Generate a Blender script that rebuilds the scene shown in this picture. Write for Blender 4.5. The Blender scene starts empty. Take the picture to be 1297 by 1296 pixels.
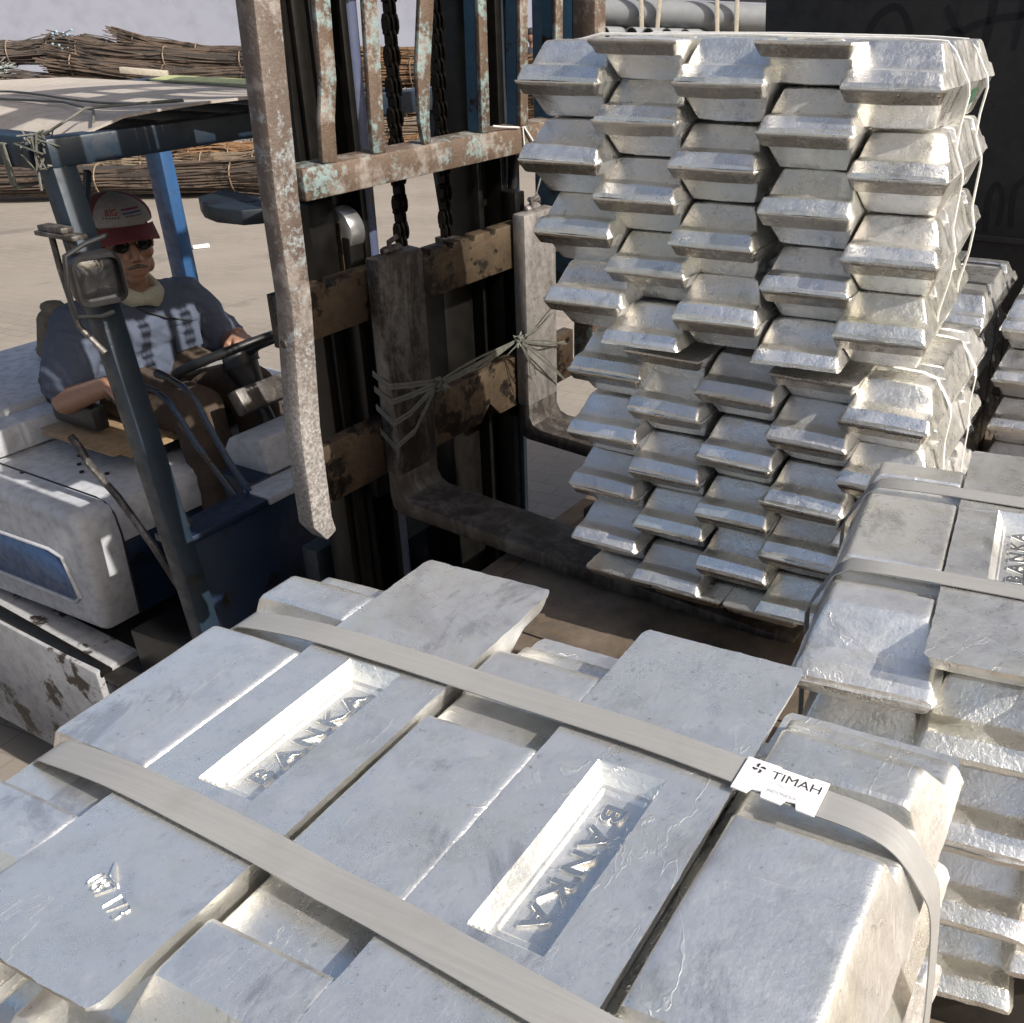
import bpy, bmesh, math, random
from mathutils import Vector, Matrix, noise, Euler
R = math.radians
PI = math.pi
sc = bpy.context.scene

# ------------------------------------------------------------------ camera
F_PX, W_PX, H_PX = 1275.386, 1297.0, 1296.0
cam_rows = None
def rodr(v):
    v = Vector(v); th = v.length
    return Matrix.Identity(3) if th < 1e-9 else Matrix.Rotation(th, 3, v.normalized())
cam_d = bpy.data.cameras.new('camera'); cam = bpy.data.objects.new('camera', cam_d)
sc.collection.objects.link(cam); sc.camera = cam
pitch, roll = 0.4854494, -0.0160788
B0 = Matrix(((1, 0, 0), (0, 0, -1), (0, 1, 0)))
RWC = rodr((0, 0, roll)) @ rodr((pitch, 0, 0)) @ B0
cm = (RWC.transposed() @ Matrix(((1, 0, 0), (0, -1, 0), (0, 0, -1)))).to_4x4()
cm.translation = Vector((0, 0, 2.4))
cam.matrix_world = cm
cam_d.sensor_fit = 'HORIZONTAL'; cam_d.sensor_width = 36
cam_d.lens = F_PX / W_PX * 36
cam_d.shift_x = -(850 - 648.5) / W_PX
cam_d.clip_start = 0.05; cam_d.clip_end = 500

# ------------------------------------------------------------------ world, sun, exposure
SUN_EL, SUN_AZ = 36, -30       # azimuth measured counter-clockwise from +X, where the light comes from
wd = bpy.data.worlds.new('World'); sc.world = wd; wd.use_nodes = True
wt = wd.node_tree; wt.nodes.clear()
sky = wt.nodes.new('ShaderNodeTexSky'); sky.sky_type = 'NISHITA'; sky.sun_disc = False
sky.sun_elevation = R(SUN_EL); sky.sun_rotation = R(90 - SUN_AZ)
sky.air_density = 1.0; sky.dust_density = 5.5; sky.ozone_density = 1.0
bg = wt.nodes.new('ShaderNodeBackground'); bg.inputs[1].default_value = 0.098
wo = wt.nodes.new('ShaderNodeOutputWorld')
wt.links.new(sky.outputs[0], bg.inputs[0]); wt.links.new(bg.outputs[0], wo.inputs[0])
sd = bpy.data.lights.new('sun', 'SUN'); sun = bpy.data.objects.new('sun', sd); sc.collection.objects.link(sun)
sd.energy = 4.4; sd.angle = R(0.5); sd.color = (1.0, 0.95, 0.87)
sdir = Vector((math.cos(R(SUN_EL)) * math.cos(R(SUN_AZ)), math.cos(R(SUN_EL)) * math.sin(R(SUN_AZ)), math.sin(R(SUN_EL))))
sun.rotation_euler = sdir.to_track_quat('Z', 'Y').to_euler(); sun.location = (0, 0, 12)
sc.view_settings.view_transform = 'Standard'; sc.view_settings.look = 'None'
sc.view_settings.gamma = 1; sc.view_settings.exposure = 0.80
sc.view_settings.use_curve_mapping = False

# ------------------------------------------------------------------ helpers
COL = sc.collection
TMP = bpy.data.scenes.new('tmp')
def evaluated(o):
    TMP.collection.objects.link(o)
    with bpy.context.temp_override(scene=TMP, view_layer=TMP.view_layers[0]):
        dg = bpy.context.evaluated_depsgraph_get(); dg.update()
        me = bpy.data.meshes.new_from_object(o.evaluated_get(dg))
    TMP.collection.objects.unlink(o); return me
class NT:
    def __init__(s, name):
        s.m = bpy.data.materials.new(name); s.m.use_nodes = True; s.t = s.m.node_tree
        s.n = s.t.nodes; s.l = s.t.links
        s.p = s.n['Principled BSDF']
        s.tc = s.n.new('ShaderNodeTexCoord'); s.co = s.tc.outputs['Object']
    def link(s, a, b): s.l.new(a, b)
    def randco(s):
        oi = s.n.new('ShaderNodeObjectInfo'); mul = s.n.new('ShaderNodeVectorMath'); mul.operation = 'SCALE'
        cb = s.n.new('ShaderNodeCombineXYZ'); cb.inputs[0].default_value = 37; cb.inputs[1].default_value = 71; cb.inputs[2].default_value = 53
        s.l.new(cb.outputs[0], mul.inputs[0]); s.l.new(oi.outputs['Random'], mul.inputs['Scale'])
        ad = s.n.new('ShaderNodeVectorMath'); ad.operation = 'ADD'
        s.l.new(s.co, ad.inputs[0]); s.l.new(mul.outputs[0], ad.inputs[1]); s.co = ad.outputs[0]; s.rnd = oi.outputs['Random']
    def mapped(s, scale):
        mp = s.n.new('ShaderNodeMapping'); mp.inputs['Scale'].default_value = scale; s.l.new(s.co, mp.inputs[0]); return mp.outputs[0]
    def noise(s, scale, detail=4, rough=0.6, co=None, dist=0):
        x = s.n.new('ShaderNodeTexNoise'); x.inputs['Scale'].default_value = scale; x.inputs['Detail'].default_value = detail
        x.inputs['Roughness'].default_value = rough; x.inputs['Distortion'].default_value = dist
        s.l.new(co or s.co, x.inputs['Vector']); return x.outputs['Fac']
    def vor(s, scale, feature='DISTANCE_TO_EDGE', co=None):
        x = s.n.new('ShaderNodeTexVoronoi'); x.feature = feature; x.inputs['Scale'].default_value = scale
        s.l.new(co or s.co, x.inputs['Vector']); return x.outputs['Distance']
    def ramp(s, f, stops):
        x = s.n.new('ShaderNodeValToRGB'); e = x.color_ramp.elements
        while len(e) < len(stops): e.new(0.5)
        for a, (p, c) in zip(e, stops):
            a.position = p; a.color = tuple(c) + (1,) if len(c) == 3 else c
        s.l.new(f, x.inputs[0]); return x.outputs[0]
    def rf(s, f, a, b, lo=0.0, hi=1.0):
        x = s.n.new('ShaderNodeMapRange'); x.inputs[1].default_value = a; x.inputs[2].default_value = b
        x.inputs[3].default_value = lo; x.inputs[4].default_value = hi; s.l.new(f, x.inputs[0]); return x.outputs[0]
    def mix(s, f, a, b, mode='MIX'):
        x = s.n.new('ShaderNodeMix'); x.data_type = 'RGBA'; x.blend_type = mode
        for k, v in ((0, f), (6, a), (7, b)):
            if isinstance(v, (int, float)): x.inputs[k].default_value = v
            elif isinstance(v, (tuple, list)): x.inputs[k].default_value = tuple(v) + (1,)
            else: s.l.new(v, x.inputs[k])
        return x.outputs[2]
    def math(s, op, a, b=0.0):
        x = s.n.new('ShaderNodeMath'); x.operation = op
        for k, v in ((0, a), (1, b)):
            if isinstance(v, (int, float)): x.inputs[k].default_value = v
            else: s.l.new(v, x.inputs[k])
        return x.outputs[0]
    def bump(s, h, strength, dist=0.002, prev=None):
        x = s.n.new('ShaderNodeBump'); x.inputs['Strength'].default_value = strength; x.inputs['Distance'].default_value = dist
        s.l.new(h, x.inputs['Height'])
        if prev: s.l.new(prev, x.inputs['Normal'])
        s.l.new(x.outputs[0], s.p.inputs['Normal']); return x.outputs[0]
    def base(s, c):
        if isinstance(c, (tuple, list)): s.p.inputs['Base Color'].default_value = tuple(c) + (1,)
        else: s.l.new(c, s.p.inputs['Base Color'])
    def rough(s, v):
        if isinstance(v, float): s.p.inputs['Roughness'].default_value = v
        else: s.l.new(v, s.p.inputs['Roughness'])
    def metal(s, v):
        if isinstance(v, float): s.p.inputs['Metallic'].default_value = v
        else: s.l.new(v, s.p.inputs['Metallic'])

def dim(c, k=.8): return tuple(x * k for x in c) if c else c
def painted(name, col, rust=None, amount=0.5, scale=9, rough=0.5, metal=0.0, dirt=0.5, bump=0.25, col2=None, grime=None):
    col, rust, col2, grime = dim(col), dim(rust), dim(col2), dim(grime)
    t = NT(name); t.randco()
    n1 = t.noise(scale, 8, 0.65); n2 = t.noise(scale * 5, 5, 0.6)
    c = t.mix(t.rf(t.noise(scale * 0.6, 3), .35, .7), col, col2 or tuple(x * .72 for x in col))
    c = t.mix(t.math('MULTIPLY', t.rf(n2, .45, .75), dirt), c, grime or tuple(x * .35 for x in col))
    h = n2
    if rust:
        mask = t.rf(t.math('ADD', t.math('MULTIPLY', n1, .75), t.math('MULTIPLY', n2, .25)), amount - .02, amount + .02)
        rc = t.ramp(n2, [(0.3, tuple(x * .4 for x in rust)), (0.7, rust)])
        c = t.mix(mask, rc, c)
        h = t.math('ADD', t.math('MULTIPLY', mask, .8), t.math('MULTIPLY', n2, .4))
    t.base(c); t.rough(t.rf(n2, .3, .7, rough - .12, min(1, rough + .2))); t.metal(float(metal)); t.bump(h, bump, .003)
    return t.m

def rusty(name, c1, c2, amt, scale, c3, pale=False):
    c1, c2, c3 = dim(c1), dim(c2), dim(c3)
    # weathered tan steel with fine flecks of old paint
    t = NT(name); t.randco(); n1 = t.noise(5, 6, .7); n2 = t.noise(scale * 4, 5, .7); n3 = t.noise(scale, 6, .7)
    c = t.mix(t.rf(n1, .38, .62), c1, c3)
    c = t.mix(t.rf(t.noise(11, 5, .7), .5, .75), c, (.34, .31, .285))
    m = t.math('ADD', t.math('MULTIPLY', n3, .38), t.math('ADD', t.math('MULTIPLY', n2, .22), t.math('MULTIPLY', n1, .40)))
    c = t.mix(t.rf(m, amt - .075, amt + .0), c, c2)
    if pale:
        sx = t.n.new('ShaderNodeSeparateXYZ'); t.l.new(t.tc.outputs['Object'], sx.inputs[0])
        c = t.mix(t.rf(t.math('ADD', sx.outputs[2], t.math('MULTIPLY', n1, .5)), 2.15, 1.75), c, t.mix(t.rf(n2, .4, .62), (.15, .135, .125), (.34, .325, .315)))
    c = t.mix(t.math('MULTIPLY', t.rf(t.noise(scale * 2.2, 5, .7), .60, .70), .6), c, (.10, .065, .05))
    t.base(c); t.rough(t.rf(n2, .3, .7, .45, .75)); t.metal(.15); t.bump(t.math('ADD', n2, n3), .5, .003); return t.m
def scuffed(name, c1, c2, amt):
    c1, c2 = dim(c1), dim(c2)
    t = NT(name); t.randco(); n1 = t.noise(6, 7, .7); n2 = t.noise(60, 5, .7); st_ = t.noise(14, 6, .75, co=t.mapped((1, 1, .25)), dist=.6)
    c = t.mix(t.rf(n1, .35, .65), c1, tuple(x * .55 for x in c1))
    c = t.mix(t.rf(t.math('ADD', t.math('MULTIPLY', st_, .7), t.math('MULTIPLY', n2, .3)), amt - .12, amt + .12), c, c2)
    c = t.mix(t.math('MULTIPLY', t.rf(n2, .6, .75), .5), c, (.05, .035, .022))
    t.base(c); t.rough(t.rf(n2, .3, .7, .35, .6)); t.metal(.45); t.bump(t.math('ADD', n2, st_), .35, .003); return t.m
def tin(name, lip=0.0, tint=(0.90, 0.885, 0.835), blue=(0.84, 0.835, 0.825), hero=False, rlo=.20, rhi=.42, dark=0.0, metal=.93):
    t = NT(name); t.randco()
    n1 = t.noise(5.5, 5, .6, dist=.4); n2 = t.noise(38, 6, .7); n3 = t.noise(230, 3, .6)
    nst = t.noise(13, 9, .72, co=t.mapped((1.0, .6, 1.0)), dist=.5)
    c = t.mix(t.rf(n1, .36, .62), tint, blue)
    c = t.mix(t.math('MULTIPLY', t.rf(t.noise(14, 4, .6), .52, .72), .55), c, (0.70, 0.68, 0.56))
    c = t.mix(t.math('MULTIPLY', t.rf(nst, .57, .64), .55 if hero else .5), c, (0.36, 0.355, 0.37))
    c = t.mix(t.math('MULTIPLY', t.rf(t.noise(34, 8, .8, dist=.3), .50, .62), .35), c, (0.56, .56, .56))
    c = t.mix(t.math('MULTIPLY', t.rf(t.noise(120, 4, .75), .62, .72), .6), c, (.22, .21, .19))
    if dark: c = t.mix(dark, c, (.35, .35, .36))
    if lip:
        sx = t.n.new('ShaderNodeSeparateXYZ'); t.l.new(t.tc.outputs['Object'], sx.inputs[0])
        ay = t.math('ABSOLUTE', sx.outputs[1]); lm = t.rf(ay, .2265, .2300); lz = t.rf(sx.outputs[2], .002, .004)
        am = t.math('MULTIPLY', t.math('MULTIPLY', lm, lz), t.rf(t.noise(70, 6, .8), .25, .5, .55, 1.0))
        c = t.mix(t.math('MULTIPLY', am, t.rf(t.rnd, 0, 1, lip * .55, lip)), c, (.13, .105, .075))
    t.base(c); t.metal(float(metal))
    ro = t.math('ADD', t.rf(n2, .3, .7, rlo, rhi), t.rf(n1, .3, .7, -.05, .08)); t.rough(ro)
    if hero:
        # thin raised wrinkles of the cast skin and fine pitting
        wv = t.noise(6, 5, .55, co=t.mapped((1.0, .6, 1.0)), dist=1.8)
        wr = t.math('ABSOLUTE', t.math('SUBTRACT', wv, .5)); wr = t.rf(wr, 0, .006, 1, 0)
        wm = t.math('MULTIPLY', wr, t.rf(t.noise(4.5, 3), .42, .60))
        wv2 = t.noise(10, 2, .5, co=t.mapped((.5, 1.2, 1.0)), dist=1.6)
        w2 = t.rf(t.math('ABSOLUTE', t.math('SUBTRACT', wv2, .5)), 0, .02, 1, 0)
        wm2 = t.math('MULTIPLY', w2, t.rf(t.noise(6, 3), .58, .68))
        wsum = t.math('ADD', wm, wm2)
        sc_ = t.noise(24, 4, .6, co=t.mapped((1.0, .35, 1.0)), dist=1.2); scr = t.math('MULTIPLY', t.rf(t.math('ABSOLUTE', t.math('SUBTRACT', sc_, .5)), 0, .006, 1, 0), t.rf(t.noise(3.2, 3), .5, .62))
        big = t.rf(t.noise(7, 7, .7, dist=.8), .54, .70)
        c2 = t.mix(t.math('MULTIPLY', big, .5), c, (.42, .41, .44)); c2 = t.mix(t.math('MULTIPLY', wsum, .55), c2, (.97, .96, .90)); c2 = t.mix(t.math('MULTIPLY', scr, .3), c2, (.97, .96, .92)); t.base(c2)
        b1 = t.bump(t.math('ADD', wsum, t.math('MULTIPLY', scr, .3)), .38, .0012)
        b2 = t.bump(n2, .30, .0020, b1); b3 = t.bump(n3, .45, .0010, b2); t.bump(t.noise(90, 6, .75, co=t.mapped((1.0, .3, 1.0)), dist=.5), .30, .0012, b3)
    else:
        b1 = t.bump(n2, .60, .004); t.bump(n3, .5, .0014, b1)
    return t.m

def basic(name, col, rough=.6, metal=0.0, bump=0.0, scale=60, var=.25, spec=None):
    if not metal: col = dim(col, .84)
    t = NT(name); t.randco(); n = t.noise(scale, 5, .6)
    t.base(t.mix(t.rf(n, .35, .68), col, tuple(x * (1 - var) for x in col))); t.rough(float(rough)); t.metal(float(metal))
    if bump: t.bump(n, bump, .003)
    return t.m

class MB:
    def __init__(s): s.v = []; s.f = []
    def add(s, vs, fs, T=None):
        o = len(s.v)
        for v in vs: s.v.append(Vector(T(v)) if T else Vector(v))
        for f in fs: s.f.append([i + o for i in f])
        return s
    def box(s, c, d, M=None, T=None):
        x, y, z = (a / 2 for a in d); c = Vector(c)
        vs = [Vector((i * x, j * y, k * z)) for i in (-1, 1) for j in (-1, 1) for k in (-1, 1)]
        if M: vs = [M @ v for v in vs]
        vs = [v + c for v in vs]
        return s.add(vs, [(0, 1, 3, 2), (4, 6, 7, 5), (0, 4, 5, 1), (2, 3, 7, 6), (0, 2, 6, 4), (1, 5, 7, 3)], T)
    def box2(s, a, b, T=None):
        a = Vector(a); b = Vector(b); return s.box((a + b) / 2, [abs(q) for q in (b - a)], None, T)
    def loft(s, rings, closed=True, cap=True, T=None):
        n = len(rings[0]); vs = [p for r in rings for p in r]; fs = []
        for i in range(len(rings) - 1):
            for j in range(n if closed else n - 1):
                k = (j + 1) % n; fs.append((i * n + j, i * n + k, (i + 1) * n + k, (i + 1) * n + j))
        if cap and closed: fs.append(tuple(reversed(range(n)))); fs.append(tuple(range((len(rings) - 1) * n, len(rings) * n)))
        return s.add(vs, fs, T)
    def tube(s, pts, r, n=8, T=None, closed=False):
        pts = [Vector(p) for p in pts]; rings = []
        up = None
        for i, p in enumerate(pts):
            d = (pts[min(i + 1, len(pts) - 1)] - pts[max(i - 1, 0)]).normalized()
            if up is None: up = d.orthogonal().normalized()
            up = (up - d * up.dot(d)); up = up.normalized() if up.length > 1e-6 else d.orthogonal().normalized()
            b = d.cross(up); rr = r[i] if isinstance(r, (list, tuple)) else r
            rings.append([p + (up * math.cos(a) + b * math.sin(a)) * rr for a in [2 * PI * k / n for k in range(n)]])
        return s.loft(rings, T=T)
    def cyl(s, a, b, r, n=16, r2=None, T=None): return s.tube([a, b], [r, r if r2 is None else r2], n, T)
    def beam(s, pts, w, h, side=(0, 1, 0), T=None):
        """rectangular bar along pts; w along side, h across"""
        pts = [Vector(p) for p in pts]; rings = []
        for i, p in enumerate(pts):
            d = (pts[min(i + 1, len(pts) - 1)] - pts[max(i - 1, 0)]).normalized()
            a = Vector(side); a = (a - d * a.dot(d)).normalized(); b = d.cross(a)
            ww = w[i] if isinstance(w, (list, tuple)) else w
            rings.append([p + a * (sx * ww / 2) + b * (sy * h / 2) for sx, sy in ((-1, -1), (1, -1), (1, 1), (-1, 1))])
        return s.loft(rings, T=T)
    def prism(s, poly, a, b, axis=2, T=None):
        def P(u, v, w): return ((w, u, v), (u, w, v), (u, v, w))[axis]
        return s.loft([[P(u, v, a) for u, v in poly], [P(u, v, b) for u, v in poly]], T=T)
    def ball(s, c, r, n=14, M=None, T=None):
        c = Vector(c); r = (r, r, r) if isinstance(r, (int, float)) else r; rings = []
        m = n // 2 + 1
        for i in range(1, m):
            ph = PI * i / m
            ring = []
            for j in range(n):
                th = 2 * PI * j / n; v = Vector((r[0] * math.sin(ph) * math.cos(th), r[1] * math.sin(ph) * math.sin(th), r[2] * math.cos(ph)))
                if M: v = M @ v
                ring.append(c + v)
            rings.append(ring)
        o = len(s.v); s.loft(rings, cap=False, T=T)
        e = len(s.v); tv = Vector((0, 0, r[2])); bv = -tv
        if M: tv = M @ tv; bv = M @ bv
        s.add([c + tv, c + bv], [], T)
        for j in range(n):
            k = (j + 1) % n; s.f.append([e, o + k, o + j]); q = o + (len(rings) - 1) * n; s.f.append([e + 1, q + j, q + k])
        return s
    def caps(s, a, b, ra, rb, n=14, T=None):
        a = Vector(a); b = Vector(b); s.ball(a, ra, n, None, T); s.ball(b, rb, n, None, T)
        s.tube([a, b], [ra, rb], n, T); return s
    def ribbon(s, pts, wid, th=.0008, T=None):
        pts = [Vector(p) for p in pts]; w = [Vector(q) for q in (wid if isinstance(wid, list) else [wid] * len(pts))]; rings = []
        for i, p in enumerate(pts):
            d = (pts[min(i + 1, len(pts) - 1)] - pts[max(i - 1, 0)]).normalized(); nn = d.cross(w[i]).normalized() * th / 2
            rings.append([p - w[i] / 2 - nn, p + w[i] / 2 - nn, p + w[i] / 2 + nn, p - w[i] / 2 + nn])
        return s.loft(rings, T=T)
    def mesh(s, name, bevel=0, smooth=True, ang=38, seg=2):
        me = bpy.data.meshes.new(name); me.from_pydata([tuple(v) for v in s.v], [], s.f)
        bm = bmesh.new(); bm.from_mesh(me)
        bmesh.ops.recalc_face_normals(bm, faces=bm.faces)
        if bevel:
            es = [e for e in bm.edges if len(e.link_faces) == 2 and e.calc_face_angle() > R(35)]
            bmesh.ops.bevel(bm, geom=es, offset=bevel, segments=seg, profile=.5, affect='EDGES', clamp_overlap=True)
        bm.to_mesh(me); bm.free()
        if smooth:
            me.shade_smooth(); me.set_sharp_from_angle(angle=R(ang))
        return me
    def build(s, name, mat, parent=None, **k):
        return link(name, s.mesh(name, **k), mat, parent)

def link(name, me, mat, parent=None):
    if mat and not me.materials: me.materials.append(mat)
    o = bpy.data.objects.new(name, me); COL.objects.link(o)
    if parent: o.parent = parent
    return o
def tag(o, label, cat, group=None):
    o['label'] = label; o['category'] = cat
    if group: o['group'] = group
    return o
def struct(o, kind='structure'): o['kind'] = kind; return o
def thing(name, label, cat, M=None, group=None):
    o = bpy.data.objects.new(name, None); o.empty_display_size = .1; COL.objects.link(o)
    if M is not None: o.matrix_world = M
    return tag(o, label, cat, group)
def frame(o, yaw, a=0, b=0):
    m = (rodr((0, 0, yaw)) @ rodr((a, b, 0))).to_4x4(); m.translation = Vector(o); return m
def jag(me, amp, scale, seed=0):
    for v in me.vertices:
        q = v.co * scale + Vector((seed * 7.3, seed * 3.1, seed))
        v.co += noise.noise_vector(q) * amp
def text_mb(txt, size, depth, bold=0.0, bev=0.0):
    cu = bpy.data.curves.new('t', 'FONT'); cu.body = txt; cu.size = size; cu.extrude = depth; cu.offset = bold
    cu.bevel_depth = bev; cu.align_x = 'CENTER'; cu.align_y = 'CENTER'; cu.resolution_u = 3
    o = bpy.data.objects.new('t', cu)
    me = evaluated(o)
    mb = MB(); mb.add([v.co.copy() for v in me.vertices], [list(p.vertices) for p in me.polygons])
    bpy.data.objects.remove(o); bpy.data.curves.remove(cu); bpy.data.meshes.remove(me)
    return mb
def fuse(mb, voxel, name, smooth_it=2):
    me = bpy.data.meshes.new(name); me.from_pydata([tuple(v) for v in mb.v], [], mb.f)
    bm = bmesh.new(); bm.from_mesh(me); bmesh.ops.recalc_face_normals(bm, faces=bm.faces); bm.to_mesh(me); bm.free()
    o = bpy.data.objects.new('tmp', me)
    md = o.modifiers.new('r', 'REMESH'); md.mode = 'VOXEL'; md.voxel_size = voxel
    ms = o.modifiers.new('s', 'SMOOTH'); ms.factor = .6; ms.iterations = smooth_it
    out = evaluated(o); out.name = name
    bpy.data.objects.remove(o); out.shade_smooth(); return out

ORD = ['top', 'second', 'third', 'fourth', 'fifth', 'sixth', 'seventh', 'eighth', 'ninth', 'tenth', 'eleventh']
COLN = ['first', 'second', 'third', 'fourth', 'fifth']

# ------------------------------------------------------------------ materials
m_tin = tin('tin_cast'); m_tin_hero = tin('tin_cast_fine', hero=True, tint=(.86, .85, .80), blue=(.80, .80, .79), rlo=.23, rhi=.40, metal=.86)
m_tin_y = tin('tin_yellowish', tint=(.88, .87, .80), blue=(.78, .78, .74), rlo=.22, rhi=.42)
m_tin_dk = tin('tin_tarnished', dark=.45, rlo=.3, rhi=.55)
def strap_mat():
    t = NT('strap_plastic'); t.randco(); n = t.noise(60, 5, .7, co=t.mapped((.12, 6, 1))); n2 = t.noise(16, 6, .7)
    c = t.mix(t.rf(n, .3, .7), (.235, .234, .229), (.20, .20, .198)); c = t.mix(t.math('MULTIPLY', t.rf(n2, .5, .7), .45), c, (.17, .165, .155))
    t.base(c); t.rough(.5); t.bump(n, .35, .0012); return t.m
m_strap = strap_mat()
m_cord = basic('white_cord', (.62, .62, .60), .5, 0.0, .1, 60, .15)
m_dstrap = basic('dark_strap', (.05, .055, .06), .4, 0.3)
def ground_mat():
    t = NT('pavers')
    br = t.n.new('ShaderNodeTexBrick'); br.inputs['Scale'].default_value = 1.0
    br.inputs['Brick Width'].default_value = .21; br.inputs['Row Height'].default_value = .105; br.inputs['Mortar Size'].default_value = .004
    br.inputs['Color1'].default_value = (.195, .170, .142, 1); br.inputs['Color2'].default_value = (.165, .145, .122, 1); br.inputs['Mortar'].default_value = (.11, .095, .08, 1)
    mp = t.n.new('ShaderNodeMapping'); mp.inputs['Rotation'].default_value = (0, 0, R(24)); t.l.new(t.co, mp.inputs[0]); t.l.new(mp.outputs[0], br.inputs['Vector'])
    c = t.mix(t.rf(t.noise(.7, 6, .65), .38, .66), br.outputs['Color'], (.21, .185, .157))
    c = t.mix(t.math('MULTIPLY', t.rf(t.noise(3.0, 6, .7), .5, .75), .5), c, (.19, .165, .14))
    c = t.mix(t.math('MULTIPLY', t.rf(t.noise(24, 4, .7), .6, .75), .4), c, (.16, .14, .12))
    c = t.mix(t.math('MULTIPLY', t.rf(t.noise(.9, 5, .6, co=t.mapped((.25, 1.6, 1))), .52, .66), .38), c, (.15, .13, .112))
    c = t.mix(t.math('MULTIPLY', t.rf(t.noise(1.7, 4, .55), .62, .70), .5), c, (.09, .08, .07))
    t.base(c); t.rough(.9); b = t.bump(br.outputs['Fac'], -.35, .004); t.bump(t.noise(60, 5), .5, .004, b)
    return t.m
m_ground = ground_mat()
def deck_mat():
    t = NT('worn_deck'); n = t.noise(6, 8, .7); n2 = t.noise(45, 6, .7)
    c = t.ramp(n, [(.3, (.055, .044, .035)), (.5, (.13, .10, .074)), (.7, (.20, .16, .122))])
    c = t.mix(t.math('MULTIPLY', t.rf(n2, .5, .72), .6), c, (.22, .15, .07))
    c = t.mix(t.math('MULTIPLY', t.rf(t.noise(90, 4, .7), .55, .7), .5), c, (.04, .035, .03))
    t.base(c); t.rough(.75); t.metal(.15); t.bump(t.math('ADD', n, n2), .5, .004); return t.m
m_deck = deck_mat()
m_rust = rusty('rusty_blue_steel', (.13, .092, .066), (.19, .27, .27), .59, 22, (.085, .055, .04))
m_rust_pale = rusty('rusty_pale_steel', (.145, .118, .10), (.27, .30, .31), .61, 28, (.10, .072, .058), pale=True)
m_blue_bar = painted('old_blue_paint', (.035, .10, .17), (.03, .018, .012), .43, 9, .5, .1, .5, .3)
m_steel_w = scuffed('worn_fork_steel', (.055, .046, .040), (.27, .255, .24), .575)
m_fork = scuffed('dark_fork_steel', (.060, .050, .044), (.20, .185, .17), .585)
m_shank2 = scuffed('scuffed_pale_steel', (.17, .155, .145), (.34, .32, .305), .50)
m_beam = painted('carriage_steel', (.055, .036, .022), (.02, .015, .011), .47, 9, .5, .4, .7, .35, (.13, .095, .06))
m_mast = painted('dark_mast_paint', (.012, .018, .026), (.02, .015, .010), .38, 10, .45, .2, .5, .2, (.02, .03, .04))
m_oil = basic('oily_black_steel', (.012, .011, .010), .35, .5, .2, 30, .5)
m_truckblue = painted('truck_blue_paint', (.022, .075, .19), (.06, .05, .045), .33, 8, .38, 0.0, .5, .15, (.03, .10, .24))
m_guard = painted('guard_blue_paint', (.011, .021, .036), (.025, .020, .018), .40, 6, .42, 0.0, .6, .2, (.015, .030, .048))
m_dkblue = painted('grimy_dark_blue', (.010, .022, .055), (.012, .010, .010), .42, 8, .4, 0.0, .5, .2)
m_white = painted('grubby_white_paint', (.50, .51, .54), (.12, .10, .09), .26, 6, .5, 0.0, .55, .12, (.42, .43, .46), (.20, .19, .19))
m_whitechip = painted('chipped_white_paint', (.30, .30, .31), (.055, .04, .03), .44, 5, .6, 0.0, .5, .3, (.35, .35, .36))
m_black = basic('black_plastic', (.02, .02, .021), .45, 0, .1, 40, .4)
m_rubber = basic('tyre_rubber', (.02, .019, .018), .85, 0, .3, 30, .4)
m_oilfloor = painted('oily_floor', (.02, .017, .014), (.035, .028, .02), .45, 10, .5, .2, .6, .3)
m_chain = basic('greasy_chain', (.018, .016, .015), .3, .8, .3, 40, .4)
m_cardb = painted('weathered_board', (.42, .37, .32), (.25, .2, .16), .30, 6, .85, 0, .4, .15, (.36, .32, .28))
m_cardbrown = basic('brown_cardboard', (.30, .20, .11), .85, 0, .15, 40, .3)
m_green = basic('yellowgreen_sheet', (.42, .45, .22), .7)
m_wall = painted('white_wall', (.33, .345, .42), (.24, .24, .28), .20, .5, .85, 0, .25, .1, (.31, .325, .40))
m_pipe = basic('grey_pipe', (.21, .22, .23), .45, 0, 0, 8, .15)
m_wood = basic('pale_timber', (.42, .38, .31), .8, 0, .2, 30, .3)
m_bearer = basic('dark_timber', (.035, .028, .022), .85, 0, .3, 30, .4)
m_panel = painted('dark_steel_panel', (.036, .036, .037), (.07, .055, .045), .36, 4, .55, .2, .5, .2, (.050, .047, .045))
m_graf = basic('black_spray_paint', (.004, .004, .006), .5)
m_skin = basic('skin', (.36, .19, .12), .5, 0, .12, 120, .25)
m_shirt = basic('blue_grey_shirt', (.078, .095, .140), .9, 0, .25, 260, .22)
m_trous = basic('brown_trousers', (.075, .050, .034), .95, 0, .25, 120, .35)
m_scarf = basic('cream_towel', (.46, .44, .34), .95, 0, .5, 160, .2)
m_towel = basic('grey_brown_towel', (.16, .145, .12), .95, 0, .5, 160, .3)
m_leverblue = painted('lever_blue', (.018, .045, .095), (.05, .04, .03), .45, 20, .35, .2, .4, .1)
m_red = basic('dusty_red_cloth', (.17, .028, .03), .9, 0, .2, 200, .3)
m_capw = basic('dusty_white_cloth', (.30, .285, .275), .9, 0, .2, 90, .25)
m_hair = basic('dark_hair', (.02, .016, .014), .7)
m_must = basic('grey_moustache', (.12, .09, .07), .8)
m_ink_r = basic('red_print', (.28, .02, .02), .8); m_ink_b = basic('blue_print', (.05, .07, .22), .8); m_ink_k = basic('black_print', (.03, .03, .03), .7)
m_silver = basic('bright_steel', (.6, .6, .6), .3, .9, .1, 50, .2)
m_letter = basic('cast_letter', (.78, .77, .72), .26, .95, .2, 240, .15)
m_stamp = m_letter
m_label = basic('white_seal', (.72, .72, .73), .45, .1, .15, 60, .1)
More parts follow.
